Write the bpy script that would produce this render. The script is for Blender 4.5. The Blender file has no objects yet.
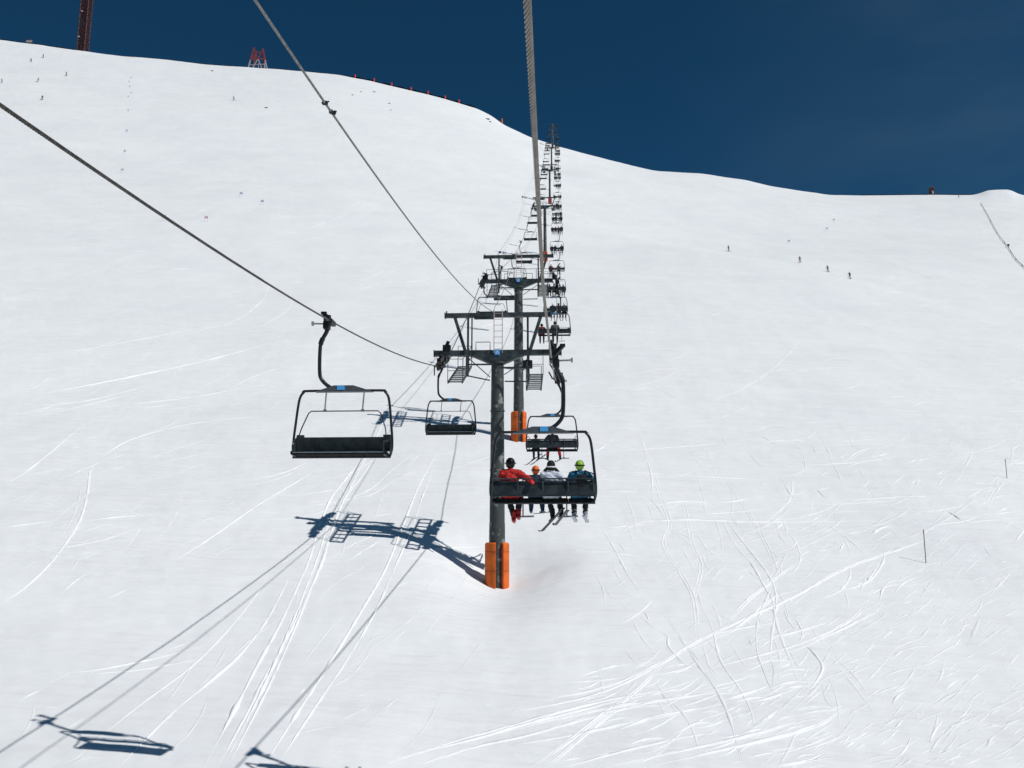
import bpy, bmesh, math, random
import numpy as np
from mathutils import Vector, Matrix, noise
from mathutils.bvhtree import BVHTree
random.seed(7)
C = bpy.context.scene.collection
PI = math.pi
F0 = 900.0

# ---------------------------------------------------------------- camera
H0, XH = 540.0, 562.0
pitch = math.atan((H0-384)/F0)
yaw = math.atan((XH-512)/F0*math.cos(pitch))
FW = Vector((-math.sin(yaw)*math.cos(pitch), math.cos(yaw)*math.cos(pitch), math.sin(pitch)))
RT = Vector((math.cos(yaw), math.sin(yaw), 0))
UP = RT.cross(FW)
cam_d = bpy.data.cameras.new('camera'); cam = bpy.data.objects.new('camera', cam_d); C.objects.link(cam)
cam.matrix_world = Matrix((( RT.x, UP.x, -FW.x, 0), (RT.y, UP.y, -FW.y, 0), (RT.z, UP.z, -FW.z, 0), (0, 0, 0, 1)))
cam_d.sensor_width = 36; cam_d.lens = 36*F0/1024; cam_d.clip_start = .1; cam_d.clip_end = 9000
bpy.context.scene.camera = cam

def ray(x, y): return FW + RT*((x-512)/F0) - UP*((y-384)/F0)
def P(x, y, d): return ray(x, y)*d
def at_X(x, y, X):
    r = ray(x, y); return r*(X/r.x)
def proj(v):
    d = v.dot(FW); return 512+F0*v.dot(RT)/d, 384-F0*v.dot(UP)/d, d

# ---------------------------------------------------------------- materials
def mat(name, col, rough=.6, metal=0., var=0., scale=3., col2=None, bump=0., spec=.3):
    m = bpy.data.materials.new(name); m.use_nodes = True
    nt = m.node_tree; b = nt.nodes['Principled BSDF']
    b.inputs['Roughness'].default_value = rough; b.inputs['Metallic'].default_value = metal
    b.inputs['Specular IOR Level'].default_value = spec
    b.inputs['Base Color'].default_value = (*col, 1)
    if var or bump:
        tc = nt.nodes.new('ShaderNodeTexCoord'); n = nt.nodes.new('ShaderNodeTexNoise')
        n.inputs['Scale'].default_value = scale; n.inputs['Detail'].default_value = 5
        nt.links.new(tc.outputs['Object'], n.inputs['Vector'])
        if var:
            r = nt.nodes.new('ShaderNodeValToRGB')
            c2 = col2 or tuple(min(1, c*(1+var)) for c in col)
            c1 = col if col2 else tuple(c*(1-var) for c in col)
            r.color_ramp.elements[0].position = .40 if not col2 else .55
            r.color_ramp.elements[1].position = .62 if not col2 else .68
            r.color_ramp.elements[0].color = (*c1, 1); r.color_ramp.elements[1].color = (*c2, 1)
            nt.links.new(n.outputs['Fac'], r.inputs['Fac']); nt.links.new(r.outputs['Color'], b.inputs['Base Color'])
        if bump:
            bp = nt.nodes.new('ShaderNodeBump'); bp.inputs['Strength'].default_value = bump; bp.inputs['Distance'].default_value = .02
            nt.links.new(n.outputs['Fac'], bp.inputs['Height']); nt.links.new(bp.outputs['Normal'], b.inputs['Normal'])
    return m
M = {}
M['post'] = mat('post_paint', (.052, .060, .057), .6, .0, .5, 3.2, (.24, .25, .23), .25)
M['steel'] = mat('painted_steel', (.05, .062, .066), .5, .2, .35, 4)
M['dark'] = mat('dark_metal', (.012, .013, .015), .5, .2, .3, 8)
M['wheel'] = mat('sheave_rubber', (.02, .02, .022), .7, 0, .3, 8)
M['galv'] = mat('galvanised_steel', (.28, .29, .30), .45, .6, .2, 12)
M['pinkpaint'] = mat('ladder_paint', (.50, .38, .36), .6, .1, .2, 9)
M['frame'] = mat('chair_frame_paint', (.032, .035, .040), .35, .5, .2, 10)
M['cover'] = mat('grey_cover', (.07, .08, .09), .5, 0, .15, 10)
M['pad'] = mat('black_seat_vinyl', (.010, .011, .012), .85, 0, .3, 6, None, .3, .1)
M['panel'] = mat('dark_back_panel', (.022, .030, .034), .5, 0, .35, 5)
M['silver'] = mat('silver_trim', (.38, .39, .40), .35, .7, .1, 12)
M['blue'] = mat('blue_sticker', (.08, .36, .72), .4)
M['white'] = mat('white_paint', (.8, .8, .8), .5)
M['rope'] = mat('rope_steel', (.20, .185, .165), .5, .3, .12, 8)
M['ropedark'] = mat('rope_steel_dark', (.075, .070, .066), .5, .4, .4, 30)  # darker tone for the left run of the same haul rope
M['cable'] = mat('cable_sheath', (.17, .17, .155), .6, .1, .3, 20)
M['orange'] = mat('orange_pad_vinyl', (.68, .13, .018), .7, 0, .14, 2.0, None, .5)
M['red'] = mat('red_fabric', (.50, .022, .018), .7, 0, .2, 8, None, .6)
M['redpad'] = mat('red_pad_vinyl', (.55, .05, .04), .6)
M['dred'] = mat('dark_red_fabric', (.22, .02, .02), .7)
M['blk'] = mat('black_fabric', (.010, .011, .013), .75, 0, .3, 9, None, .5)
M['navy'] = mat('navy_fabric', (.012, .030, .065), .75, 0, .3, 9, None, .5)
M['wfab'] = mat('white_fabric', (.62, .64, .72), .75, 0, .1, 8, None, .5)
M['bfab'] = mat('blue_fabric', (.010, .11, .20), .7, 0, .3, 9, None, .5)
M['gfab'] = mat('grey_fabric', (.09, .095, .10), .75, 0, .3, 9, None, .5)
M['skin'] = mat('skin', (.45, .27, .20), .5)
M['hblk'] = mat('black_helmet_shell', (.008, .008, .009), .25)
M['horg'] = mat('orange_helmet_shell', (.75, .16, .03), .3)
M['hgrn'] = mat('green_helmet_shell', (.30, .52, .06), .3)
M['hwht'] = mat('white_helmet_shell', (.75, .75, .75), .3)
M['hair'] = mat('dark_hair', (.018, .012, .010), .6)
M['bootred'] = mat('red_boot_shell', (.36, .015, .015), .35)
M['bootgry'] = mat('grey_boot_shell', (.30, .31, .33), .35)
M['bootblu'] = mat('blue_boot_shell', (.015, .045, .11), .35)
M['ski'] = mat('ski_topsheet', (.02, .022, .028), .35)
M['skib'] = mat('pale_ski_topsheet', (.30, .36, .42), .35)
M['rust'] = mat('mast_red_paint', (.16, .035, .035), .7, 0, .6, .8, (.30, .22, .18))
M['mastdark'] = mat('mast_dark_steel', (.060, .022, .020), .7, .1, .5, 1)
M['redpaint'] = mat('red_paint', (.26, .050, .045), .6)
M['palepaint'] = mat('pale_paint', (.45, .38, .37), .6)
M['net'] = mat('dark_net', (.02, .02, .05), .8)
M['wood'] = mat('weathered_wood', (.05, .04, .035), .8)
M['gateblue'] = mat('blue_gate_cloth', (.42, .50, .66), .7)
M['gatered'] = mat('red_gate_cloth', (.66, .46, .55), .7)

def snow_material(name, base, tracks=False):
    m = bpy.data.materials.new(name); m.use_nodes = True
    nt = m.node_tree; b = nt.nodes['Principled BSDF']; L = nt.links.new
    b.inputs['Roughness'].default_value = .65; b.inputs['Specular IOR Level'].default_value = .25
    tc = nt.nodes.new('ShaderNodeTexCoord')
    def nz(scale, detail, sx=1, sy=1, rot=0, rough=.55):
        mp = nt.nodes.new('ShaderNodeMapping'); mp.inputs['Scale'].default_value = (sx, sy, 1); mp.inputs['Rotation'].default_value = (0, 0, rot)
        n = nt.nodes.new('ShaderNodeTexNoise'); n.inputs['Scale'].default_value = scale; n.inputs['Detail'].default_value = detail; n.inputs['Roughness'].default_value = rough
        L(tc.outputs['Object'], mp.inputs['Vector']); L(mp.outputs['Vector'], n.inputs['Vector']); return n.outputs['Fac']
    def math_(op, a, c):
        n = nt.nodes.new('ShaderNodeMath'); n.operation = op
        for i, v in enumerate((a, c)):
            if isinstance(v, (int, float)): n.inputs[i].default_value = v
            else: L(v, n.inputs[i])
        return n.outputs[0]
    big = nz(.035, 3); mid = nz(.16, 5, 1, .35, .25); grain = nz(7, 2); streak = nz(.9, 6, .22, 1.5, .45, .65); lump = nz(1.1, 3)
    far = nz(.05, 6, .35, 1.6, .12, .6)
    r = nt.nodes.new('ShaderNodeValToRGB')
    r.color_ramp.elements[0].position = .38; r.color_ramp.elements[1].position = .66
    r.color_ramp.elements[0].color = (*[c*.945 for c in base[:2]], base[2]*.965, 1); r.color_ramp.elements[1].color = (*base, 1)
    L(math_('ADD', math_('MULTIPLY', big, .5), math_('MULTIPLY', mid, .5)), r.inputs['Fac'])
    L(r.outputs['Color'], b.inputs['Base Color'])
    ramp2 = nt.nodes.new('ShaderNodeMapRange'); ramp2.inputs['From Min'].default_value = .50; ramp2.inputs['From Max'].default_value = .68; L(nz(.07, 3), ramp2.inputs['Value'])
    chop = math_('MULTIPLY', ramp2.outputs[0], nz(2.2, 6, .35, 1.3, .75, .7))
    h = math_('ADD', math_('MULTIPLY', grain, .004), math_('MULTIPLY', streak, .035))
    h = math_('ADD', h, math_('MULTIPLY', chop, .16))
    h = math_('ADD', h, math_('MULTIPLY', lump, .05)); h = math_('ADD', h, math_('MULTIPLY', far, 2.6))
    bp = nt.nodes.new('ShaderNodeBump'); bp.inputs['Strength'].default_value = .55; bp.inputs['Distance'].default_value = 1.
    L(h, bp.inputs['Height']); L(bp.outputs['Normal'], b.inputs['Normal'])
    return m
M['snow'] = snow_material('packed_snow', (.805, .822, .815))
M['fresh'] = snow_material('churned_snow', (.862, .875, .868))
M['groove'] = snow_material('darker_snow', (.66, .70, .74))  # darker, bluer snow tone for thin lines along a few tracks

# ---------------------------------------------------------------- mesh helpers
def obj(name, bm, m, parent=None, smooth=True, loc=None):
    me = bpy.data.meshes.new(name)
    if isinstance(bm, bmesh.types.BMesh):
        bmesh.ops.recalc_face_normals(bm, faces=bm.faces); bm.to_mesh(me); bm.free()
    else: me = bm
    if m:
        me.materials.clear()
        for k in (m if isinstance(m, (list, tuple)) else [m]): me.materials.append(M[k] if isinstance(k, str) else k)
    if smooth and len(me.polygons):
        me.polygons.foreach_set('use_smooth', [True]*len(me.polygons))
        try: me.set_sharp_from_angle(angle=math.radians(40))
        except Exception: pass
    o = bpy.data.objects.new(name, me); C.objects.link(o)
    if parent: o.parent = parent
    if loc is not None: o.location = loc
    return o
def tag(o, label=None, cat=None, group=None, kind=None):
    for k, v in (('label', label), ('category', cat), ('group', group), ('kind', kind)):
        if v: o[k] = v
    return o
def empty(name, loc, label, cat, group=None, rz=0):
    o = bpy.data.objects.new(name, None); C.objects.link(o); o.location = loc; o.rotation_euler = (0, 0, rz); o.empty_display_size = .2
    return tag(o, label, cat, group)
def box(bm, c, s, rot=None, bev=0.):
    """centre, full size, optional Matrix rotation"""
    ret = bmesh.ops.create_cube(bm, size=1)
    vs = ret['verts']
    for v in vs: v.co = Vector((v.co.x*s[0], v.co.y*s[1], v.co.z*s[2]))
    if bev:
        es = list({e for v in vs for e in v.link_edges})
        r = bmesh.ops.bevel(bm, geom=es, offset=bev, segments=2, affect='EDGES', profile=.6)
        vs = list({v for f in r['faces'] for v in f.verts} | {v for v in vs if v.is_valid})
    for v in vs:
        if rot is not None: v.co = rot @ v.co
        v.co = v.co + Vector(c)
def tube(bm, pts, rad, n=8, cap=True):
    pts = [Vector(p) for p in pts]
    rads = rad if isinstance(rad, (list, tuple)) else [rad]*len(pts)
    up = None; rings = []
    for i, p in enumerate(pts):
        a = pts[max(0, i-1)]; b = pts[min(len(pts)-1, i+1)]
        t = (b-a)
        if t.length < 1e-9: t = Vector((0, 0, 1))
        t.normalize()
        if up is None:
            up = Vector((0, 0, 1)) if abs(t.z) < .9 else Vector((1, 0, 0))
        up = (up - t*up.dot(t)); up.normalize(); s = t.cross(up)
        rings.append([bm.verts.new(p + (up*math.cos(2*PI*k/n) + s*math.sin(2*PI*k/n))*rads[i]) for k in range(n)])
    for i in range(len(rings)-1):
        for k in range(n):
            bm.faces.new((rings[i][k], rings[i][(k+1) % n], rings[i+1][(k+1) % n], rings[i+1][k]))
    if cap:
        bm.faces.new(rings[0][::-1]); bm.faces.new(rings[-1])
def bar(bm, a, b, w, h):
    """rectangular bar between two points"""
    a = Vector(a); b = Vector(b); d = b-a
    q = d.to_track_quat('Y', 'Z').to_matrix()
    box(bm, (a+b)/2, (w, d.length, h), q)
def smoothpts(pts, n=6):
    pts = [Vector(p) for p in pts]; out = []
    for i in range(len(pts)-1):
        p0 = pts[max(0, i-1)]; p1 = pts[i]; p2 = pts[i+1]; p3 = pts[min(len(pts)-1, i+2)]
        for k in range(n):
            t = k/n
            out.append(.5*((2*p1) + (p2-p0)*t + (2*p0-5*p1+4*p2-p3)*t*t + (3*p1-p0-3*p2+p3)*t**3))
    out.append(pts[-1]); return out
def cyl_x(bm, c, r, w, n=16):
    c = Vector(c); tube(bm, [c-Vector((w/2, 0, 0)), c+Vector((w/2, 0, 0))], r, n)
def hull(bm, pts):
    vs = [bm.verts.new(p) for p in pts]; r = bmesh.ops.convex_hull(bm, input=vs)
    bmesh.ops.delete(bm, geom=[v for v in r['geom_interior'] if isinstance(v, bmesh.types.BMVert)], context='VERTS')
SPH = [Vector((math.sin(a)*math.cos(b), math.sin(a)*math.sin(b), math.cos(a))) for a in [PI*i/6 for i in range(7)] for b in ([2*PI*j/10 for j in range(10)] if 0 < a < PI-.01 else [0])]
def caps(segs, voxel, name, wrinkle=0.):
    """one continuous surface grown round tapered capsules"""
    bm = bmesh.new()
    for a, ra, b, rb in segs:
        a = Vector(a); b = Vector(b)
        if not isinstance(ra, tuple): ra = (ra,)*3
        if not isinstance(rb, tuple): rb = (rb,)*3
        hull(bm, [a + Vector((s.x*ra[0], s.y*ra[1], s.z*ra[2])) for s in SPH] + [b + Vector((s.x*rb[0], s.y*rb[1], s.z*rb[2])) for s in SPH])
    me = bpy.data.meshes.new('tmp'); bm.to_mesh(me); bm.free()
    o = bpy.data.objects.new('tmp', me); C.objects.link(o)
    r = o.modifiers.new('r', 'REMESH'); r.mode = 'VOXEL'; r.voxel_size = voxel; r.use_smooth_shade = True
    s = o.modifiers.new('s', 'SMOOTH'); s.iterations = 4; s.factor = .5
    dg = bpy.context.evaluated_depsgraph_get()
    out = bpy.data.meshes.new_from_object(o.evaluated_get(dg)); out.name = name
    bpy.data.objects.remove(o); bpy.data.meshes.remove(me)
    if wrinkle:
        nv = len(out.vertices); nn = np.empty(nv*3, np.float32); out.vertex_normals.foreach_get('vector', nn)
        for i_, v in enumerate(out.vertices):
            q = v.co.copy(); w_ = 1-2*abs(noise.noise(Vector((q.x*7+3*q.z, q.y*7, q.z*17)))); v.co = q+Vector(nn[3*i_:3*i_+3].tolist())*wrinkle*(w_-.6)
    return out

# ---------------------------------------------------------------- terrain
t3b = P(545, 262, 178); t4b = P(549, 204, 280); t5b = P(552, 171, 365); cr = P(555, 148, 455)
YC = cr.y
fy = [60.]; fz = [-10.70+.1646*60+.0020*3600]
for p in (t3b, t4b, t5b, cr): fy.append(p.y); fz.append(p.z)
sl = [.1646+.004*60] + [(fz[i+1]-fz[i-1])/(fy[i+1]-fy[i-1]) for i in range(1, len(fy)-1)] + [.60]
def f_lift(Y):
    if Y < 0: return -10.70+.1646*Y
    if Y <= 60: return -10.70+.1646*Y+.0020*Y*Y
    if Y >= fy[-1]:
        d = Y-fy[-1]; return fz[-1] + 9.0*(1-math.exp(-d/15.)) - .12*d
    for i in range(len(fy)-1):
        if Y <= fy[i+1]:
            h = fy[i+1]-fy[i]; t = (Y-fy[i])/h
            return (2*t**3-3*t*t+1)*fz[i] + (t**3-2*t*t+t)*h*sl[i] + (-2*t**3+3*t*t)*fz[i+1] + (t**3-t*t)*h*sl[i+1]
SKY = [(-260, 20), (-120, 27), (0, 40), (40, 45), (82, 51), (120, 56), (160, 59), (210, 65), (260, 68), (300, 71), (340, 75), (370, 81), (400, 88), (430, 95), (455, 102),
       (478, 109), (492, 116), (504, 125), (530, 137), (560, 147), (590, 155), (625, 164), (655, 171), (700, 173.5), (745, 180), (770, 186), (800, 191), (830, 195), (870, 195.5),
       (930, 195), (974, 195), (981, 193), (988, 190), (1010, 189.5), (1020, 195), (1040, 197), (1120, 204), (1300, 222)]
ub = []; db = []
def side(X): return -.114*700*math.tanh((X+2.85)/700)
for x, y in SKY:
    r = ray(x, y); p = r*(YC/r.y); ub.append(p.x/YC); db.append(p.z - f_lift(YC) - side(p.x))
uf = np.arange(-1.2, 1.6, .002); dfull = np.interp(uf, ub, db)
def gsm(a, sig):
    k = np.exp(-.5*(np.arange(-int(4*sig/.002), int(4*sig/.002)+1)*.002/sig)**2); k /= k.sum(); n = len(k)//2
    return np.convolve(np.pad(a, n, mode='edge'), k, 'valid')
dsoft = gsm(dfull, .10); dexact = gsm(dfull, .0035); dmid = gsm(dfull, .05)
def ground_z(X, Y):
    z = f_lift(Y) + side(X)
    if Y > 40:
        q = min(1., (Y-40)/(YC-40)); fi = min(max((X/Y+1.2)/.002, 0), len(uf)-1.001); iu = int(fi); ft = fi-iu
        ds, dm, de = [a_[iu]*(1-ft)+a_[iu+1]*ft for a_ in (dsoft, dmid, dexact)]
        z += q**2.2*ds + q**8*(dm-ds) + q**36*(de-dm)
    # hollow scooped round the first tower
    dx = X+2.6; dy = Y-40.3
    g = math.exp(-(dx/2.3)**2 - (dy/(5.5 if dy < 0 else 1.9))**2)
    z -= 1.20*g
    for cx_, cy_, dz_, sg_ in FIX:
        z += dz_*math.exp(-((X-cx_)**2+(Y-cy_)**2)/(2*sg_**2))
    a = 1. if abs(X/max(Y, 8)) < 1 else .5
    n1 = noise.noise(Vector((X*.012, Y*.012, 3)))*2.2*min(1, Y/180) if Y > 0 else 0
    if Y > YC-30: n1 *= max(0, (YC-Y)/30)
    if 30 < Y: n1 += min(1, (Y-30)/150)*min(1, max(0, (YC-Y)/60))*(1.0*noise.noise(Vector((X*.022+Y*.008, Y*.036, 31)))+.32*noise.noise(Vector((X*.06, Y*.10, 12))))
    z += n1 + .14*noise.noise(Vector((X*.12, Y*.12, 9))) + .05*noise.noise(Vector((X*.5, Y*.4, 5))) + .018*noise.noise(Vector((X*1.8, Y*1.8, 1)))
    return z
FIX = [(-6., 20.5, .50, 4.)]
for bx, by, bd in ((497, 586, 39.08), (519, 440, 58.85), (549, 204, 264.7), (552, 171, 343.6)):
    t_ = ray(bx, by); t_ = t_*(bd/t_.y); dz_ = t_.z-ground_z(-2.8, t_.y); FIX = FIX+[(-2.8, t_.y, dz_, 7.)]
us = list(np.arange(-.70, .7001, .0022))
o_ = [.75, .85, 1., 1.3, 1.8, 2.6, 4, 6, 9]
us = [-v for v in o_[::-1]] + us + o_
ys = [-500, -300, -180, -100, -60, -35, -20, -10, -4, 0, 4]
y = 8.
while y < YC-1: ys.append(y); y *= 1.0125
ys += [YC-.6, YC, YC+1, YC+3, YC+6, YC+12, YC+25, YC+50, YC+100, YC+250, YC+600, YC+1500, YC+3000]
verts = []
for Y in ys:
    W = Y if Y >= 16 else 16+(16-Y)*.5
    for u in us:
        X = u*W; verts.append((X, Y, ground_z(X, Y)))
nu = len(us); faces = []
for j in range(len(ys)-1):
    for i in range(nu-1):
        a = j*nu+i; faces.append((a, a+1, a+1+nu, a+nu))
bvh = BVHTree.FromPolygons(verts, faces)
def gz(X, Y):
    h = bvh.ray_cast(Vector((X, Y, 2000)), Vector((0, 0, -1))); return h[0].z if h[0] else ground_z(X, Y)
def ghit(x, y):
    h = bvh.ray_cast(Vector((0, 0, 0)), ray(x, y).normalized()); return h[0]
gv = [tuple(v) for v in verts]; gf = list(faces); gm = [0]*len(faces)

# ski tracks: low ridges of churned snow, part of the snow surface
def track(px, w=.11, h=.035, mat_i=1, jit=.45, world=None):
    h *= .62; w *= .85
    pts = []
    if world is None:
        v2 = smoothpts([(a, b, 0) for a, b in px], 7)
        for v in v2:
            g = ghit(v.x, v.y)
            if g is not None: pts.append(g)
    else: pts = [Vector((a, b, 0)) for a, b in world]
    if len(pts) < 3: return
    # resample
    q = [pts[0]]
    for p in pts[1:]:
        d = (p-q[-1]); d.z = 0; L = d.length
        step = .16 if p.y < 50 else .4
        if L < step*.5: continue
        k = max(1, int(L/step)); a = q[-1]
        for i in range(1, k+1): q.append(a.lerp(p, i/k))
    n = len(q)
    if n < 4: return
    seed = random.random()*100; prev = None
    for i, p in enumerate(q):
        a = q[max(0, i-1)]; b = q[min(n-1, i+1)]; t = Vector((b.x-a.x, b.y-a.y, 0))
        if t.length < 1e-6: continue
        t.normalize(); s = Vector((t.y, -t.x, 0))
        fl = max(3, min(16, n*.35)); e = min(1, i/fl, (n-1-i)/fl)
        k = 1 + jit*2*noise.noise(Vector((i*.35, seed, 0)))
        g_ = 1 + .9*noise.noise(Vector((i*.06, seed+7, 0)))
        ww = w*.5*max(.25, k)*(.3+.7*e); hh = h*max(.1, g_*k)*e
        row = []
        for off, up_ in ((-1.15, -.03), (-.45, hh), (.35, hh*.75), (1.15, -.03)):
            X = p.x+s.x*ww*off; Y = p.y+s.y*ww*off
            row.append(len(gv)); gv.append((X, Y, gz(X, Y)+up_))
        if prev:
            for c in range(3): gf.append((prev[c], prev[c+1], row[c+1], row[c])); gm.append(mat_i)
        prev = row
def pair(px, gap=4, **k):
    track(px, **k); track([(a+gap, b+random.uniform(-.5, .5)) for a, b in px], **k)
T = track
L1 = [(203, 768), (232, 715), (256, 668), (277, 630), (296, 590), (309, 560), (318, 530), (330, 500), (345, 480), (358, 462), (366, 440)]
pair(L1, 14, w=.13, h=.06)
L2 = [(222, 768), (262, 690), (290, 628), (305, 590), (318, 556), (330, 520), (350, 478), (372, 436), (386, 402)]
pair(L2, 5, w=.10, h=.05)
T([(118, 768), (170, 715), (212, 680), (240, 655), (268, 618), (290, 575)], .13, .06)
T([(90, 745), (140, 705), (190, 668), (228, 630), (258, 592), (268, 570)], .09, .04)
T([(262, 768), (298, 712), (335, 655), (362, 610), (385, 570), (402, 528), (417, 490), (430, 465), (441, 448)], .13, .06)
T([(275, 768), (312, 712), (350, 655), (376, 610), (396, 565), (412, 528), (424, 492), (437, 460)], .10, .05)
T([(45, 674), (90, 671), (130, 664), (170, 655), (205, 645), (222, 640)], .09, .04)
T([(60, 676), (105, 673), (140, 670), (175, 664), (205, 658)], .07, .03)
T([(0, 603), (22, 590), (48, 566), (66, 543), (80, 520), (87, 495), (90, 472), (98, 460)], .14, .06)
T([(0, 487), (24, 473), (50, 453), (80, 428), (108, 414)], .13, .05)
T([(100, 458), (130, 440), (180, 426), (240, 418), (310, 414)], .14, .05)
T([(170, 564), (215, 535), (258, 505), (290, 486), (330, 462), (350, 455)], .09, .04)
T([(320, 505), (345, 500), (372, 488), (392, 470), (425, 445)], .09, .04)
T([(35, 405), (80, 402), (128, 391), (155, 384)], .16, .06); T([(90, 408), (150, 402), (200, 396), (256, 385)], .15, .05)
T([(85, 521), (120, 517), (158, 514)], .10, .05); T([(0, 528), (60, 520)], .08, .04)
T([(300, 508), (370, 495), (395, 480), (430, 470)], .08, .04)
T([(325, 562), (352, 545), (372, 536), (400, 520)], .06, .03); T([(340, 566), (368, 548), (392, 534)], .06, .03)
T([(38, 708), (60, 707)], .08, .03); T([(105, 600), (130, 588)], .08, .03)
T([(0, 400), (90, 385), (200, 362), (280, 340)], .2, .06); T([(0, 358), (80, 350), (215, 325)], .22, .06)
T([(215, 328), (240, 318), (262, 300), (270, 280)], .22, .07); T([(255, 330), (285, 312), (292, 300)], .2, .06)
# right hand slope: long carved lines
R = [
 [(634, 430), (650, 470), (662, 505), (668, 525), (662, 545), (680, 575), (692, 600), (696, 640)],
 [(636, 420), (645, 452), (651, 475), (653, 500), (656, 512)],
 [(676, 485), (684, 512), (691, 545), (699, 565), (697, 580), (690, 605)],
 [(718, 512), (735, 545), (752, 565), (766, 590), (772, 600), (778, 630), (793, 668), (800, 690)],
 [(722, 515), (745, 545), (768, 575), (776, 600), (771, 640), (770, 668)],
 [(708, 455), (722, 475), (745, 510), (765, 545), (775, 572)],
 [(783, 470), (792, 482), (790, 498), (782, 508), (768, 520)],
 [(770, 525), (790, 535), (800, 555), (795, 570), (778, 580)],
 [(655, 600), (668, 620), (685, 645), (700, 668), (716, 690), (728, 715), (737, 745), (742, 768)],
 [(652, 628), (664, 636), (666, 648), (682, 664), (695, 672)],
 [(700, 600), (712, 628), (720, 660), (740, 690), (752, 715), (755, 740)],
 [(815, 500), (822, 520), (835, 530), (855, 545), (870, 560)],
 [(600, 525), (612, 545), (628, 575), (645, 598)],
 [(775, 570), (770, 590), (758, 620), (757, 650), (764, 672), (772, 690), (785, 704)],
]
for n_, q in enumerate(R):
    if n_ in (0, 2, 5, 9): pair(q, 3, w=.10, h=.030)
    else: T(q, .14, .042)
fan = [
 [(540, 700), (600, 688), (650, 668), (700, 640), (745, 618), (790, 598), (840, 570), (880, 555), (925, 540)],
 [(400, 760), (450, 742), (510, 726), (560, 712), (610, 700), (660, 690), (700, 678)],
 [(410, 768), (470, 748), (520, 737), (580, 720), (640, 705), (700, 690)],
 [(380, 766), (420, 752), (470, 740), (520, 726), (600, 705), (650, 690)],
 [(512, 712), (556, 704), (600, 693), (640, 675), (660, 662)],
 [(512, 730), (560, 718), (620, 706), (680, 698), (740, 688)],
 [(530, 768), (566, 742), (600, 716), (636, 690), (668, 655)],
 [(545, 768), (580, 738), (612, 712), (640, 698)],
 [(560, 768), (620, 752), (680, 738), (720, 732)],
 [(600, 768), (650, 757), (710, 745), (770, 730), (820, 712)],
 [(640, 768), (700, 755), (760, 742), (810, 728), (850, 705)],
 [(700, 645), (740, 625), (772, 598), (800, 590)],
 [(620, 722), (680, 712), (730, 702)], [(512, 745), (570, 735), (640, 720), (690, 712)],
 [(700, 670), (760, 655), (810, 640), (852, 618), (865, 600)],
 [(720, 628), (745, 602), (762, 588), (800, 560)], [(690, 640), (730, 630), (780, 622)],
 [(760, 640), (800, 630), (826, 622)], [(755, 660), (795, 650), (830, 634), (880, 610)],
]
for q in fan: pair(q, 3, w=.09, h=.055)
hor = [
 [(600, 470), (660, 474), (730, 478), (765, 480)], [(600, 491), (640, 492)], [(610, 525), (680, 520), (760, 522), (900, 521), (930, 523)],
 [(605, 528), (650, 524)], [(725, 440), (780, 441), (810, 436), (813, 430), (800, 425)], [(790, 466), (830, 464), (860, 462), (905, 455)],
 [(790, 459), (810, 460)], [(820, 505), (860, 503), (900, 500)], [(840, 462), (852, 458), (866, 450)], [(600, 452), (690, 446), (720, 443)],
 [(915, 526), (960, 522), (980, 516)], [(860, 500), (900, 497), (960, 495)], [(870, 536), (882, 528), (898, 526)],
]
for q in hor: T(q, .16, .06)
cur = [[(878, 542), (884, 558), (870, 580), (845, 590), (820, 598)], [(845, 560), (850, 575), (838, 592), (815, 600)], [(878, 595), (890, 582), (912, 580)],
       [(880, 600), (884, 588), (900, 584)], [(860, 590), (872, 575), (880, 560)], [(800, 640), (815, 655), (822, 670), (810, 690)], [(652, 600), (640, 612), (620, 625)]]
for q in cur: T(q, .13, .06)
short_lines = [[(770, 690), (772, 668), (765, 655)], [(780, 640), (790, 655), (798, 672)], [(820, 680), (824, 700), (835, 710)]]
for q in R[8:10]+R[13:14]+short_lines: T([(a+1.5, b) for a, b in q], .07, .012, 2)
# short scuffs: sideslip marks in the chopped lower right and scattered elsewhere
rs = random.Random(3)
def scuff(x, y, ang, ln, w, h, m=1):
    bend = rs.uniform(-.5, .5); pts = []
    for k in range(4):
        t = k/3; a = ang+bend*(t-.5); pts.append((x+math.cos(a)*ln*t, y-math.sin(a)*ln*t*.9))
    T(pts, w, h, m)
for _ in range(170):
    x = rs.gauss(830, 90); y = rs.uniform(540, 780)
    if x < 700 and rs.random() < .7: continue
    scuff(x, y, rs.gauss(.65, .22), rs.uniform(6, 30), rs.uniform(.03, .08), rs.uniform(.010, .035))
for _ in range(60):
    scuff(rs.uniform(760, 1010), rs.uniform(430, 560), rs.choice([rs.gauss(.1, .15), rs.gauss(.7, .2), rs.gauss(-.8, .3)]), rs.uniform(8, 30), rs.uniform(.07, .14), rs.uniform(.03, .06))
for _ in range(35):
    scuff(rs.uniform(590, 800), rs.uniform(430, 640), rs.gauss(-1.0, .2), rs.uniform(10, 40), rs.uniform(.05, .10), rs.uniform(.02, .035))
for _ in range(70):
    x = rs.uniform(560, 800); scuff(x, rs.uniform(665, 765), rs.gauss(.25, .12), rs.uniform(15, 70), rs.uniform(.05, .10), rs.uniform(.03, .06))
for _ in range(60):
    scuff(rs.uniform(900, 1024), rs.uniform(560, 768), rs.gauss(.7, .15), rs.uniform(8, 30), rs.uniform(.03, .05), rs.uniform(.008, .02))
for _ in range(50):
    scuff(rs.uniform(0, 440), rs.uniform(380, 768), rs.gauss(.55, .2), rs.uniform(10, 45), rs.uniform(.03, .07), rs.uniform(.01, .03))
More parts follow.
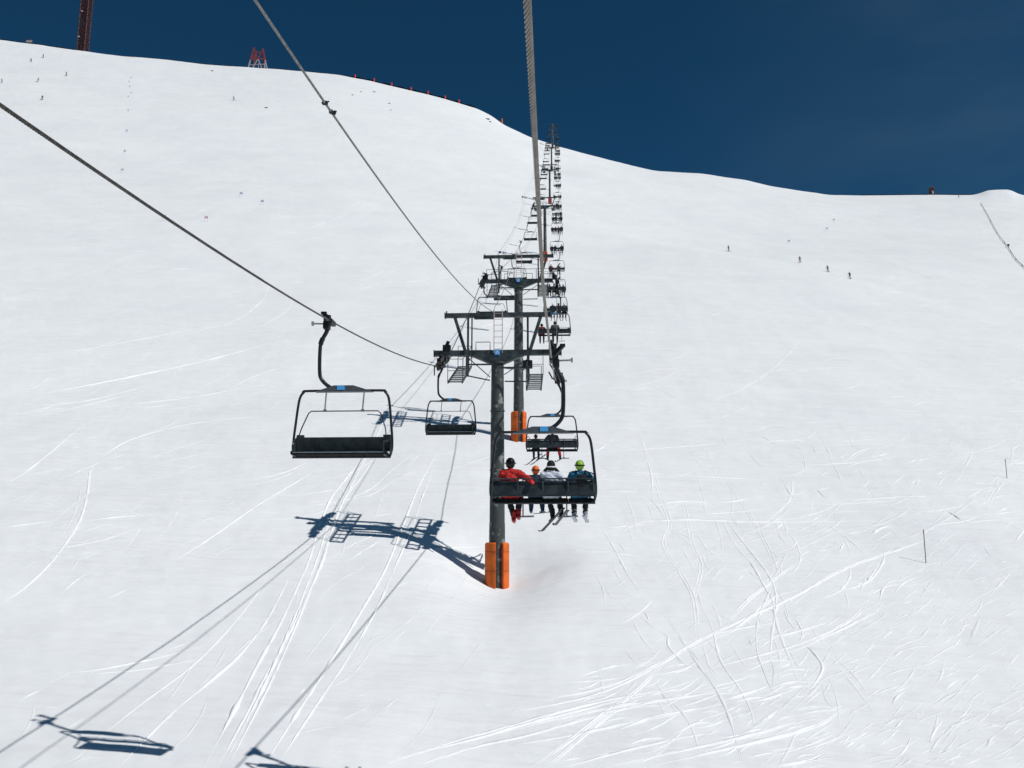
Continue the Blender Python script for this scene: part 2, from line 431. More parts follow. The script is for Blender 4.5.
for _ in range(130):   # faint marks high up, drawn long and flat by the wind and by skis
    x = rs.uniform(0, 1010); y = rs.uniform(150, 400)
    scuff(x, y, rs.gauss(.05, .15), rs.uniform(8, 36), rs.uniform(.15, .3), rs.uniform(.03, .07))
for _ in range(45):
    scuff(rs.uniform(520, 1000), rs.uniform(400, 520), rs.gauss(.03, .08), rs.uniform(20, 90), rs.uniform(.08, .14), rs.uniform(.02, .05))
for _ in range(170):
    x = rs.gauss(820, 110); y = rs.uniform(520, 775)
    scuff(x, y, rs.gauss(.5, .16), rs.uniform(15, 70), rs.uniform(.08, .18), rs.uniform(.010, .026), 0)
for _ in range(50):
    scuff(rs.uniform(590, 860), rs.uniform(410, 700), rs.gauss(-1.05, .16), rs.uniform(25, 75), rs.uniform(.10, .20), rs.uniform(.010, .022), 0)
for _ in range(90):
    scuff(rs.uniform(860, 1024), rs.uniform(430, 768), rs.gauss(.65, .35), rs.uniform(12, 50), rs.uniform(.08, .2), rs.uniform(.015, .04), rs.choice([0, 0, 1]))
for _ in range(170):
    x = rs.uniform(-20, 1020); y = rs.uniform(170, 560)
    scuff(x, y, rs.gauss(.12, .18), rs.uniform(25, 130), rs.uniform(.15, .32), rs.uniform(.02, .05), rs.choice([0, 0, 1]))
for _ in range(60):
    scuff(rs.uniform(0, 460), rs.uniform(400, 768), rs.gauss(.7, .25), rs.uniform(30, 110), rs.uniform(.06, .14), rs.uniform(.008, .02), 0)
me = bpy.data.meshes.new('snow_slope'); me.from_pydata(gv, [], gf); me.update()
me.polygons.foreach_set('material_index', gm); me.polygons.foreach_set('use_smooth', [True]*len(gf))
for k in ('snow', 'fresh', 'groove'): me.materials.append(M[k])
o = bpy.data.objects.new('snow_ground', me); C.objects.link(o); o['kind'] = 'structure'

# ---------------------------------------------------------------- ropes
XR, XL, XM = -.19, -5.20, -2.78
TW = [(497, 353, 40, 587), (520, 281, 61, 441), (545, 206, 178, 262), (549.3, 169.8, 280, 204), (552, 147.5, 365, 171), (554, 133.5, 432, 160), (554.5, 127, 490, 160)]
arms = [P(a, b, c) for a, b, c, d in TW]
TDROP = [.75, .80, .12, .12, .12, .12, .12]
TDROPL = [.75, -.30, .0, .0, .0, .0, .0]
def span(a, b, s, n=24):
    out = []
    for i in range(1, n+1):
        t = i/n; p = a.lerp(b, t); p.z -= 4*s*t*(1-t); out.append(p)
    return out
def quadfit(pts):
    A = np.polyfit([p.y for p in pts], [p.z for p in pts], 2); return A
def tower_pt(i, X): a = arms[i]; return Vector((X, a.y, a.z-(TDROP if X == XR else TDROPL)[i]))
right_t = [tower_pt(i, XR) for i in range(7)]; left_t = [tower_pt(i, XL) for i in range(7)]
q = P(551.5, 378.5, 39.3); right_t[0] = Vector((XR, arms[0].y, q.z))
q = P(440, 366, 39.8); left_t[0] = Vector((XL, arms[0].y, q.z))
near_r = [P(525, 0, 3.9), P(534, 130, 5.35), P(556, 358.5, 19.5), right_t[0]]
Ar = quadfit([near_r[0], near_r[2], near_r[3]])
near_l = [at_X(0, 105, XL), at_X(117, 184, XL), at_X(327, 319, XL)]
Al = quadfit([near_l[0], near_l[2], left_t[0]])
def near_pt(A, X, Y):
    if X == XR and Y < 10: X = -.095-.0095*max(Y, 0)
    if Y < 0: return Vector((X, Y, A[2]+A[1]*Y*1.))
    return Vector((X, Y, A[0]*Y*Y+A[1]*Y+A[2]))
def rope_pts(A, X, tp, sag):
    pts = [near_pt(A, X, Y) for Y in [-90, -60, -30, -12, -4]] + [near_pt(A, X, Y) for Y in np.linspace(0, tp[0].y, 60)]
    for i in range(len(tp)-1):
        Lh = tp[i+1].y-tp[i].y; pts += span(tp[i], tp[i+1], sag*Lh*(Lh/110.)**.5)
    pts.append(tp[-1]+Vector((0, 60, 8))); return pts
RP = rope_pts(Ar, XR, right_t, .034); LP = rope_pts(Al, XL, left_t, .026)
def rope_at(pts, Y):
    for a, b in zip(pts, pts[1:]):
        if a.y <= Y <= b.y:
            t = (Y-a.y)/max(1e-9, b.y-a.y); d = (b-a).normalized(); return a.lerp(b, t), d
    return pts[-1], Vector((0, 1, 0))
def rope_obj(name, pts, m, y0, y1, label, rad=.019, lay=.27):
    bm = bmesh.new()
    tube(bm, [p for p in pts if p.y <= y0]+[rope_at(pts, y0)[0]], rad, 8)
    a, b = rope_at(pts, y0)[0], rope_at(pts, y1)[0]
    tube(bm, [rope_at(pts, y1)[0]]+[p for p in pts if p.y > y1], rad, 6)
    n = int((y1-y0)/lay*9)
    for s in range(6):
        st = []
        for i in range(n+1):
            Y = y0+(y1-y0)*i/n; c, d = rope_at(pts, Y); sx = Vector((1, 0, 0)); sz = sx.cross(d)
            an = 2*PI*(s/6 - (Y-y0)/lay); st.append(c+(sx*math.cos(an)+sz*math.sin(an))*rad*.72)
        tube(bm, st, rad*.31, 6)
    o = obj(name, bm, m)
    return tag(o, label, 'steel rope')
rope_obj('haul_rope', RP, 'rope', 2.0, 15., 'thick twisted steel rope rising overhead to the occupied chairs')
rope_obj('haul_rope', LP, 'ropedark', 5., 15., 'dark steel rope on the left that carries the empty chairs', .022)
# communication cable above the middle of the line
XC = -2.95
cm = [at_X(255, 0, XC), at_X(325, 103, XC), at_X(480, 302, XC)]
top1 = P(490, 312, 39.9); Ac = quadfit([cm[0], cm[1], Vector((XC, top1.y, top1.z))])
tops = [Vector((XC, arms[i].y, arms[i].z+1.95)) for i in range(7)]; tops[0] = Vector((XC, top1.y, top1.z+.1))
cp = [near_pt(Ac, XC, Y) for Y in [-90, -50, -20, -5]] + [near_pt(Ac, XC, Y) for Y in np.linspace(0, tops[0].y, 50)]
for i in range(6): Lh = tops[i+1].y-tops[i].y; cp += span(tops[i], tops[i+1], .018*Lh)
bm = bmesh.new(); tube(bm, cp[:54], .015, 8); tube(bm, cp[53:], .012, 6)
cb = obj('communication_cable', bm, 'cable'); tag(cb, 'thin grey cable running from upper left down to the top beam of the nearest tower', 'cable')
c0, d0 = rope_at(cp, cm[1].y)
bm = bmesh.new()
box(bm, c0, (.07, .05, .045), None, .01)
tube(bm, [c0-Vector((.045, 0, .0)), c0+Vector((.055, 0, .02))], .010, 6)
obj('cable_clamp', bm, 'dark', cb); bm = bmesh.new(); box(bm, c0+d0*.30, (.05, .06, .045), None, .01)
c1 = c0+d0*.31
hull(bm, [c1+Vector(v)*.8 for v in ((0, 0, 0), (.09, .02, .03), (.08, -.02, -.06), (.0, .03, -.03), (.05, 0, .03), (.05, .04, -.04))])
obj('cable_clamp', bm, 'dark', cb)

# ---------------------------------------------------------------- towers
ORD = ['nearest', 'second', 'third', 'fourth', 'fifth', 'sixth', 'seventh']
TL = ['nearest lift tower, dark green post with orange pads at its foot',
      'second lift tower up the line, just behind the nearest one, orange padded foot',
      'third lift tower up the line, post half hidden behind the second tower',
      'fourth lift tower up the line with a small red padded foot',
      'fifth lift tower up the line just below the crest',
      'sixth lift tower, standing against the sky on the crest',
      'farthest lift tower, its head alone showing above the crest']
def lift_tower(i):
    A = arms[i]; X0 = XM if i else (XM+.0)
    g = gz(X0, A.y+.3)
    root = empty('lift_tower', (X0, A.y, g), TL[i], 'lift tower', 'lift towers')
    H = A.z-g; far = i >= 3
    def Z(z): return H+z
    bm = bmesh.new()
    tube(bm, [(0, 0, -1.2), (0, 0, H*.25), (0, 0, H*.26), (0, 0, Z(-.45))], [.37, .34, .33, .275], 20)
    tube(bm, [(0, 0, Z(-.5)), (0, 0, Z(-.42))], .37, 20)
    for k in range(int(H/2.6)): tube(bm, [(0, 0, 2.2+k*2.6), (0, 0, 2.26+k*2.6)], .345-.012*k, 20)
    obj('post', bm, 'post', root)
    # pads round the foot, open towards the front so that the post shows
    bm = bmesh.new()
    for a0, a1 in ((185, 266), (306, 352), (3, 58), (66, 118), (126, 177)):
        n = 8; ri, ro = .38, .52; z0, z1 = -.6, 1.74
        lo = []; 
        for zz in (z0, z1-.07, z1):
            r1 = ro if zz < z1 else ro-.06
            lo.append([[bm.verts.new((math.cos(math.radians(a))*r, math.sin(math.radians(a))*r, zz)) for a in np.linspace(a0, a1, n)] for r in (ri, r1)])
        for l in range(2):
            for k in range(n-1):
                for s in (0, 1): bm.faces.new((lo[l][s][k], lo[l][s][k+1], lo[l+1][s][k+1], lo[l+1][s][k]))
            for k in (0, n-1): bm.faces.new((lo[l][0][k], lo[l][1][k], lo[l+1][1][k], lo[l+1][0][k]))
        for k in range(n-1): bm.faces.new((lo[2][0][k], lo[2][0][k+1], lo[2][1][k+1], lo[2][1][k])); bm.faces.new((lo[0][0][k], lo[0][0][k+1], lo[0][1][k+1], lo[0][1][k]))
    pd = obj('safety_pad', bm, 'orange' if i < 3 else ('redpad' if i == 3 else 'mastdark'), root, smooth=False)
    if i < 2:
        for zz in (.55, 1.35):
            bm = bmesh.new()
            tube(bm, [(math.cos(math.radians(a))*.527, math.sin(math.radians(a))*.527, zz) for a in range(0, 361, 12)], .008, 5, cap=False)
            obj('pad_strap', bm, 'rust', pd)
    # crossarm with gusset
    bm = bmesh.new()
    w = 2.82 if i == 0 else 2.30
    box(bm, (0, 0, Z(0)), (2*w, .26, .24), None, .015)
    for s in (-1, 1):
        box(bm, (s*w+s*.012, 0, Z(0)), (.024, .34, .30))
    prof = [(-1.25, -.10), (1.25, -.10), (.42, -.46), (-.42, -.46)]
    for yy in (-.16, .16):
        vs = [bm.verts.new((x, yy, Z(z))) for x, z in prof]; bm.faces.new(vs)
    bm.verts.ensure_lookup_table(); q_ = bm.verts[-8:]
    for k in range(4): bm.faces.new((q_[k], q_[(k+1) % 4], q_[4+(k+1) % 4], q_[4+k]))
    obj('crossarm', bm, 'steel', root, smooth=False)
    # lifting frame above
    bm = bmesh.new()
    bar(bm, (-2.36, 0, Z(1.73)), (2.36, 0, Z(1.73)), .18, .20)
    for s in (-1, 1):
        bar(bm, (s*1.92, 0, Z(1.63)), (s*1.45, 0, Z(.12)), .16, .14)
        box(bm, (s*2.3, .0, Z(1.88)), (.05, .08, .12)); box(bm, (s*2.37, 0, Z(1.73)), (.03, .24, .26))
    box(bm, (-.6, 0, Z(1.60)), (.9, .12, .10))
    obj('lifting_frame', bm, 'steel', root, smooth=False)
    # ladder to the top beam and on the back of the post
    bm = bmesh.new()
    for x in (-.15, .22): tube(bm, [(x, -.18, Z(-.02)), (x, -.18, Z(1.95))], .018, 6)
    for k in range(7): tube(bm, [(-.15, -.18, Z(.15+.27*k)), (.22, -.18, Z(.15+.27*k))], .013, 5)
    obj('ladder', bm, 'pinkpaint', root)
    if not far:
        bm = bmesh.new()
        for x in (-.2, .2): tube(bm, [(x, .50, 2.3), (x, .46, Z(-.1))], .02, 6)
        for k in range(int((H-2.5)/.3)): tube(bm, [(-.2, .49, 2.4+.3*k), (.2, .49, 2.4+.3*k)], .013, 5)
        obj('ladder', bm, 'galv', root)
    # number plate
    bm = bmesh.new(); box(bm, (.0, -.19, Z(.0)), (.24, .02, .24)); pl = obj('number_plate', bm, 'blue', root, smooth=False)
    bm = bmesh.new(); bar(bm, (0, -.203, Z(.07)), (.06, -.203, Z(-.07)), .006, .022); bar(bm, (0, -.203, Z(.07)), (-.06, -.203, Z(-.07)), .006, .022)
    obj('number_mark', bm, 'white', pl, smooth=False)
    # slopes of the two ropes at this tower
    for s in (-1, 1):
        xs = (XR if s > 0 else XL)-X0
        pts = RP if s > 0 else LP
        c, d = rope_at(pts, A.y+.01); ca, _ = rope_at(pts, A.y-1.6); cb_, _ = rope_at(pts, A.y+1.6)
        hold = i == 0 or (i == 1 and s > 0)                       # first tower presses the rope down
        zr = c.z-g
        asm = bmesh.new()
        sg = 1 if hold else -1
        slope_ = (cb_.z-ca.z)/3.2
        n = 8
        for k in range(n-1):
            if k % 2 == 0:
                y0 = (k-(n-1)/2)*.46; y1 = y0+.46
                for xx in (-.10, .10):
                    bar(asm, (xs+xx, y0-.1, zr+slope_*y0+sg*.24), (xs+xx, y1+.1, zr+slope_*y1+sg*.24), .025, .14)
                ym = (y0+y1)/2
                box(asm, (xs, ym, zr+slope_*ym+sg*.36), (.16, .12, .16))
        for k in (0, 4):
            y0 = (k+.5-(n-1)/2)*.46; y1 = y0+.92
            bar(asm, (xs-.06, y0-.1, zr+slope_*y0+sg*.44), (xs-.06, y1+.1, zr+slope_*y1+sg*.44), .05, .16)
            bar(asm, (xs+.06, y0-.1, zr+slope_*y0+sg*.44), (xs+.06, y1+.1, zr+slope_*y1+sg*.44), .05, .16)
        y0 = -1.0; y1 = 1.0
        bar(asm, (xs, y0, zr+slope_*y0+sg*.56), (xs, y1, zr+slope_*y1+sg*.56), .12, .18)
        # link to the crossarm
        bar(asm, (xs, 0, zr+sg*.56), (xs-s*.0, 0, Z(.02)), .22, .22)
        box(asm, (xs-s*.15, 0, Z(.24)), (.34, .30, .26)); bar(asm, (xs-s*.05, -.1, Z(.1)), (xs-s*.25, -.25, Z(.50)), .12, .10)
        # derailment arms
        for yy in (-1.7, 1.7):
            bar(asm, (xs+s*.15, yy, zr+slope_*yy+sg*.25), (xs+s*.15, yy, zr+slope_*yy-sg*.16), .04, .06)
            bar(asm, (xs-s*.14, yy, zr+slope_*yy+sg*.25), (xs-s*.30, yy*1.05, zr+slope_*yy+sg*.55), .04, .05)
        a_o = obj('sheave_assembly', asm, 'dark', root, smooth=False)
        wb = None; allw = bmesh.new() if far else None
        for k in range(n):
            yk = (k-(n-1)/2)*.46; bmw = allw if far else bmesh.new()
            zc = zr+slope_*yk+sg*.24
            cyl_x(bmw, (xs, yk, zc), .205, .09, 18); cyl_x(bmw, (xs, yk, zc), .17, .12, 14); cyl_x(bmw, (xs, yk, zc), .05, .22, 8)
            if not far: obj('sheave', bmw, 'wheel', a_o)
        if far: obj('sheave', allw, 'wheel', a_o)
        # catwalk beside the rope, on the inner side
        xi = s*1.66
        bm = bmesh.new(); z0 = (-1.32 if s > 0 else -.95) if i == 0 else -.7; sc = slope_*1.15
        for xx in (-.30, .30): bar(bm, (xi+xx, -1.9, Z(z0-1.9*sc)), (xi+xx, 1.9, Z(z0+1.9*sc)), .05, .09)
        nt_ = 9
        for k in range(nt_):
            yk = -1.85+3.7*k/(nt_-1); box(bm, (xi, yk, Z(z0+yk*sc)+.02), (.56, .15, .035))
        cw = obj('catwalk', bm, 'steel', root, smooth=False)
        bm = bmesh.new()
        xo = xi-s*.32
        rl = [(xo, -1.85, Z(z0-1.85*sc)+1.0), (xo, 1.85, Z(z0+1.85*sc)+1.0)]
        tube(bm, rl, .018, 6); tube(bm, [(a, b, c_-.5) for a, b, c_ in rl], .014, 6)
        for yk in (-1.85, -.6, .6, 1.85): tube(bm, [(xo, yk, Z(z0+yk*sc)), (xo, yk, Z(z0+yk*sc)+1.0)], .018, 6)
        for yk in (-1.85, 1.85):
            x2 = xi+s*.32; zb = Z(z0+yk*sc)
            tube(bm, [(xo, yk, zb+1.), (x2, yk, zb+1.), (x2, yk, zb)], .016, 6); tube(bm, [(xo, yk, zb+.5), (x2, yk, zb+.5)], .012, 6)
        obj('handrail', bm, 'steel', cw)
        bm = bmesh.new()
        bar(bm, (xo-s*.0, .14, Z(1.64)), (xo, .14, Z(z0)-.08), .09, .09)
        bar(bm, (xo, -.30, Z(.1)), (xo, -.30, Z(z0)-.08), .07, .07)
        obj('catwalk_hanger', bm, 'steel', root, smooth=False)
    bm = bmesh.new()
    zb = -.62
    bar(bm, (-1.35, -.55, Z(zb)), (-.1, -.55, Z(zb)), .05, .07); bar(bm, (.1, -.55, Z(zb-.15)), (1.35, -.55, Z(zb-.15)), .05, .07)
    tube(bm, [(-1.3, -.3, Z(-.25)), (-.33, -.1, Z(-1.1))], .022, 6); tube(bm, [(-1.4, -.3, Z(-1.05)), (-.33, -.1, Z(-1.25))], .03, 6)
    tube(bm, [(1.3, -.3, Z(-1.35)), (.33, -.1, Z(-1.3))], .03, 6); tube(bm, [(1.3, -.2, Z(-.35)), (.3, -.1, Z(-1.0))], .02, 6)
    obj('tie_rod', bm, 'steel', root)
    bm = bmesh.new()
    for s in ((-1,) if i == 0 else (-1, 1)):
        x0, x1 = (s*.32, s*.95)
        tube(bm, [(x0, -.2, Z(.1)), (x0, -.2, Z(.46)), (x1, -.2, Z(.46)), (x1, -.2, Z(.1))], .02, 6)
        if i == 0: continue
        tube(bm, [(s*1.28, .2, Z(.55)), (s*2.1, .2, Z(.55)), (s*2.1, .2, Z(.1))], .018, 6)
        tube(bm, [(s*.3, .35, Z(.95)), (s*2.2, .35, Z(.95))], .016, 6)
        for xx in (.3, 1.2, 2.2): tube(bm, [(s*xx, .35, Z(.0)), (s*xx, .35, Z(.95))], .016, 6)
    obj('guard_rail', bm, 'steel', root)
    if i == 0:
        bm = bmesh.new(); box(bm, (1.35, -.45, Z(-.62)), (.42, .3, .34), None, .02); obj('junction_box', bm, 'dark', root, smooth=False)
        bm = bmesh.new(); bar(bm, (-1.12, -.32, Z(1.6)), (-1.12, -.32, Z(-.3)), .06, .06); obj('conduit', bm, 'steel', root, smooth=False)
    return root
towers = [lift_tower(i) for i in range(7)]

# ---------------------------------------------------------------- chairs (origin = rope at the grip, +Y uphill, s = side of the hanger)
def chair_bms(s, down):
    cx = -.20 if not down else -.34
    d = {}
    g = bmesh.new()
    box(g, (0, 0, -.02), (.10, .38, .11), None, .015); box(g, (s*.10, .05, -.10), (.14, .20, .18), None, .02)
    bar(g, (0, -.10, .0), (s*.24, -.18, .24), .09, .08); box(g, (s*.24, -.18, .25), (.12, .09, .06))
    box(g, (s*.02, .2, .04), (.08, .10, .12)); tube(g, [(0, .18, .04), (0, .34, .02)], .03, 8)
    cyl_x(g, (s*.12, .14, .03), .06, .05, 12)
    d['grip'] = g
    l = bmesh.new(); tube(l, [(s*.05, 0, -.05), (s*.42, 0, -.04)], .020, 8); cyl_x(l, (s*.44, 0, -.04), .055, .04, 12); d['grip_lever'] = l
    h = bmesh.new()
    hp = smoothpts([(s*.06, 0, -.06), (s*.12, 0, -.25), (s*.23, 0, -.48), (s*.25, 0, -.75), (s*.24, 0, -1.15), (s*.20, 0, -1.32), (s*.06, 0, -1.47), (-s*.10, 0, -1.55), (cx, 0, -1.58)], 5)
    tube(h, hp, [.055-.012*min(1, i/10.) for i in range(len(hp))], 12); tube(h, hp[8:12], .058, 12)
    d['hanger_arm'] = h
    zt, zb = -1.60, -3.10
    fr = bmesh.new()
    side_ = [(.80, zt), (.92, zt-.03), (1.0, zt-.14), (1.04, zt-.35), (1.08, -2.35), (1.11, -2.68), (1.11, -2.92), (1.06, zb)]
    lp = [(cx-x, 0, z) for x, z in side_[::-1]]+[(cx+x, 0, z) for x, z in side_]
    tube(fr, smoothpts(lp, 4), .029, 10)
    tube(fr, [(cx-1.10, .06, zb), (cx+1.10, .06, zb)], .028, 8)
    for q_ in (-1, 1):
        tube(fr, smoothpts([(cx+q_*1.09, 0, -2.68), (cx+q_*1.03, .18, -2.76), (cx+q_*1.00, .36, -2.79), (cx+q_*1.00, .43, -2.88), (cx+q_*1.00, .40, -3.05)], 4), .022, 8)
        tube(fr, [(cx+q_*1.04, -.06, zb+.02), (cx+q_*1.00, .42, zb+.03)], .024, 8)
    d['frame'] = fr
    cv = bmesh.new()
    for yy in (-.09, .09):
        vs = [cv.verts.new((cx+x, yy, z)) for x, z in ((-.66, zt-.03), (.66, zt-.03), (.50, zt+.02), (.22, zt+.11), (-.22, zt+.11), (-.50, zt+.02))]; cv.faces.new(vs)
    cv.verts.ensure_lookup_table()
    for k in range(6): cv.faces.new((cv.verts[k], cv.verts[(k+1) % 6], cv.verts[6+(k+1) % 6], cv.verts[6+k]))
    d['cover'] = cv
    st = bmesh.new(); box(st, (cx+.06, .098, zt+.055), (.17, .012, .10)) if down else None; fy_ = .10 if down else -.10
    (box(st, (cx+.03, -.098, zt+.055), (.17, .012, .10)) if not down else None); d['sticker'] = st
    # seat cushions and back
    se = bmesh.new()
    for k in range(4): box(se, (cx-.80+k*.533, .22, -3.04), (.53, .36, .08), Matrix.Rotation(.10, 3, 'X'), .03)
    d['seat'] = se
    bk = bmesh.new(); R_ = Matrix.Rotation(-.14, 3, 'X')
    for k in range(4): box(bk, (cx-.80+k*.533, -.04, -2.795), (.531, .07, .30), R_, .012)
    d['backrest'] = bk
    bf = bmesh.new()
    for k in range(5): bar(bf, (cx-1.065+k*.5325, -.065, -2.95), (cx-1.065+k*.5325, -.105, -2.645), .03, .02)
    zr_ = -2.655 if down else -2.60
    tube(bf, [(cx-1.08, -.10, zr_), (cx+1.08, -.10, zr_)], .015, 6)
    tube(bf, [(cx-1.08, -.06, -2.955), (cx+1.08, -.06, -2.955)], .017, 6)
    for q_ in (-1, 1): box(bf, (cx+q_*.98, -.07, -2.615), (.17, .06, .05), None, .01); box(bf, (cx+q_*1.085, -.02, -2.86), (.04, .14, .34), None, .01)
    d['back_frame'] = bf
    tr = bmesh.new(); bar(tr, (cx-1.0, .415, -3.025), (cx+1.0, .415, -3.025), .02, .02) ; d['seat_trim'] = tr
    rb = bmesh.new(); fo = []
    if down:   # raised bar
        pp = [(cx-.98, .05, -2.62), (cx-.95, -.02, -2.45), (cx-.82, -.08, -2.10), (cx-.76, -.08, -2.05), (cx+.76, -.08, -2.05), (cx+.82, -.08, -2.10), (cx+.95, -.02, -2.45), (cx+.98, .05, -2.62)]
        tube(rb, pp, .014, 8)
        for x in (-.43, .43):
            f_ = bmesh.new(); tube(f_, [(cx+x-.03, .02, zt), (cx+x+.01, -.06, zt-.30), (cx+x+.02, -.08, -2.03)], .017, 8); cyl_x(f_, (cx+x+.02, -.08, -2.04), .03, .07, 8)
            fo.append(f_)
    else:
        pp = [(cx-1.06, .0, -2.50), (cx-1.02, .25, -2.45), (cx-.95, .52, -2.55), (cx+.95, .52, -2.55), (cx+1.02, .25, -2.45), (cx+1.06, .0, -2.50)]
        tube(rb, pp, .016, 8)
        for x in (-.45, .50):
            f_ = bmesh.new(); tube(f_, [(cx+x, .52, -2.55), (cx+x, .60, -3.0), (cx+x, .56, -3.38)], .015, 8)
            tube(f_, [(cx+x-.20, .56, -3.38), (cx+x+.24, .56, -3.37)], .020, 8); fo.append(f_)
    d['restraint_bar'] = rb; d['foot'] = fo
    return d
MATS = dict(grip='dark', grip_lever='galv', hanger_arm='frame', frame='frame', cover='cover', sticker='blue', seat='pad', backrest='panel', back_frame='steel', seat_trim='silver', restraint_bar='frame')
def make_chair(s, down, label, loc, group):
    root = empty('lift_chair', loc, label, 'chairlift chair', group)
    d = chair_bms(s, down); ob = {}
    for k in ('grip', 'hanger_arm', 'frame', 'cover', 'seat', 'backrest', 'back_frame', 'restraint_bar'):
        ob[k] = obj(k, d[k], MATS[k], root, smooth=k in ('hanger_arm', 'frame', 'restraint_bar', 'seat'))
    obj('grip_lever', d['grip_lever'], 'galv', ob['grip']); obj('sticker', d['sticker'], 'blue', ob['cover'], smooth=False); obj('seat_trim', d['seat_trim'], 'silver', ob['seat'], smooth=False)
    for f_ in d['foot']: obj('footrest', f_, 'galv', ob['restraint_bar'])
    return root
def copy_tree(o, parent=None):
    c = o.copy(); C.objects.link(c); c.parent = parent
    for ch in list(o.children):
        copy_tree(ch, c)
    return c
def merged_copy(root, name='lift_chair'):
    """the whole thing as one mesh for the far copies, parts too small to see"""
    bm = bmesh.new(); ms = []
    def walk(o):
        if o.type == 'MESH':
            b2 = bmesh.new(); b2.from_mesh(o.data); m_ = o.data.materials[0]
            if m_ not in ms: ms.append(m_)
            for f in b2.faces: f.material_index = ms.index(m_)
            t = bpy.data.meshes.new('t'); b2.to_mesh(t); b2.free(); bm.from_mesh(t); bpy.data.meshes.remove(t)
        for c in o.children: walk(c)
    walk(root)
    me = bpy.data.meshes.new(name); bm.to_mesh(me); bm.free()
    for m_ in ms: me.materials.append(m_)
    return me
NTH = ['nearest', 'second', 'third', 'fourth', 'fifth', 'sixth', 'seventh', 'eighth', 'ninth', 'tenth', 'eleventh', 'twelfth', 'thirteenth', 'fourteenth', 'fifteenth', 'sixteenth', 'seventeenth', 'eighteenth', 'nineteenth', 'twentieth', 'twenty-first', 'twenty-second']
DR = [19.15, 38.7, 60.0, 81, 101, 121, 141, 160, 178, 197, 216, 235, 254, 273, 292, 311, 330, 349, 368, 387, 406]
DL = [19.75, 39.3, 62.5, 79, 99, 119, 146, 166, 186, 206, 226, 246, 266, 286, 306, 326, 346, 366, 386, 406]
chairs_r = []; chairs_l = []
pr = pl_ = mr = ml = None
for i, Y in enumerate(DR):
    p, _ = rope_at(RP, Y); lab = f'{NTH[i]} of the occupied chairs on the right rope, counted from the camera'
    if i == 0:
        lab = 'nearest chair on the right rope, dark bench carrying four skiers'
        pr = o = make_chair(1, False, lab, p, 'occupied chairs on the right rope'); mr = merged_copy(pr)
    elif i < 8: o = copy_tree(pr)
    else: o = bpy.data.objects.new('lift_chair', mr); C.objects.link(o); tag(o, None, 'chairlift chair', 'occupied chairs on the right rope')
    o.location = p; o['label'] = lab; chairs_r.append(p)
for i, Y in enumerate(DL):
    p, _ = rope_at(LP, Y); lab = f'{NTH[i]} of the empty chairs on the left rope, counted from the camera'
    if i == 0:
        lab = 'large empty four-seat chair hanging at the left, nearest on its rope'
        pl_ = o = make_chair(1, True, lab, p, 'empty chairs on the left rope'); ml = merged_copy(pl_)
    elif i < 8: o = copy_tree(pl_)
    else: o = bpy.data.objects.new('lift_chair', ml); C.objects.link(o); tag(o, None, 'chairlift chair', 'empty chairs on the left rope')
    o.location = p; o['label'] = lab; chairs_l.append(p); o.rotation_euler = (0, 0, PI)
    if i == 1: o['label'] = 'second empty chair, small, hanging just left of the nearest tower post'

# ---------------------------------------------------------------- people
def seated_segs(k=1., larm=None, rarm=None, lean=0., legs=None, head=(0, 0), infl=0.):
    """skeleton of a seated person facing +Y; origin on the seat under the hips"""
    def S(p): return (p[0]*k, p[1]*k, p[2]*k)
    e = infl
    pel = (0, .12, .11); wai = (0, .09, .28); che = (lean*.5, .07, .42); sh = .185
    torso = [(S(pel), ((.165+e)*k, (.12+e)*k, (.11+e)*k), S(wai), ((.145+e)*k, (.105+e)*k, (.10+e)*k)),
             (S(wai), ((.145+e)*k, (.105+e)*k, (.10+e)*k), S(che), ((.175+e)*k, (.11+e)*k, (.11+e)*k)),
             (S((lean*.5-sh+.02, .06, .52)), (.07+e)*k, S((lean*.5+sh-.02, .06, .52)), (.07+e)*k)]
    hx, hy = head
    neck = [(S((lean*.6, .07, .54)), .055*k, S((lean*.8+hx*.3, .08, .64)), .052*k)]
    hc = (lean+hx, .10+hy, .73)
    hd = [(S(hc), (.078*k, .092*k, .10*k), S((hc[0], hc[1]+.02, hc[2]-.05)), (.062*k, .075*k, .07*k)),
          (S((hc[0], hc[1]+.06, hc[2]-.08)), .038*k, S((hc[0], hc[1]+.03, hc[2]-.06)), .045*k),     # jaw
          (S((hc[0], hc[1]+.09, hc[2]-.0)), .011*k, S((hc[0], hc[1]+.108, hc[2]-.03)), .015*k)]     # nose
    for q_ in (-1, 1): hd.append((S((hc[0]+q_*.078, hc[1]-.005, hc[2]-.01)), (.012*k, .018*k, .025*k), S((hc[0]+q_*.08, hc[1], hc[2]-.03)), (.010*k, .014*k, .015*k)))
    arms_ = []; hands = []
    dl = larm or [(-sh, .06, .50), (-.27, .16, .27), (-.15, .38, .22)]
    dr = rarm or [(sh, .06, .50), (.27, .16, .27), (.15, .38, .22)]
    for a in (dl, dr):
        a = [S(v) for v in a]
        arms_ += [(a[0], (.062+e)*k, a[1], (.050+e)*k), (a[1], (.050+e)*k, a[2], (.036+e)*k)]
        hands.append((a[1], a[2]))
    lg = []; feet = []
    L_ = legs or [[(-.10, .12, .08), (-.13, .52, .09), (-.13, .56, -.33)], [(.10, .12, .08), (.13, .52, .09), (.13, .56, -.33)]]
    for l in L_:
        l = [S(v) for v in l]
        lg += [(l[0], (.095+e)*k, l[1], (.064+e)*k), (l[1], (.062+e)*k, l[2], (.048+e)*k)]; feet.append(l[2])
    return dict(torso=torso, neck=neck, head=hd, arms=arms_, hands=hands, legs=lg, feet=feet, hc=S(hc))
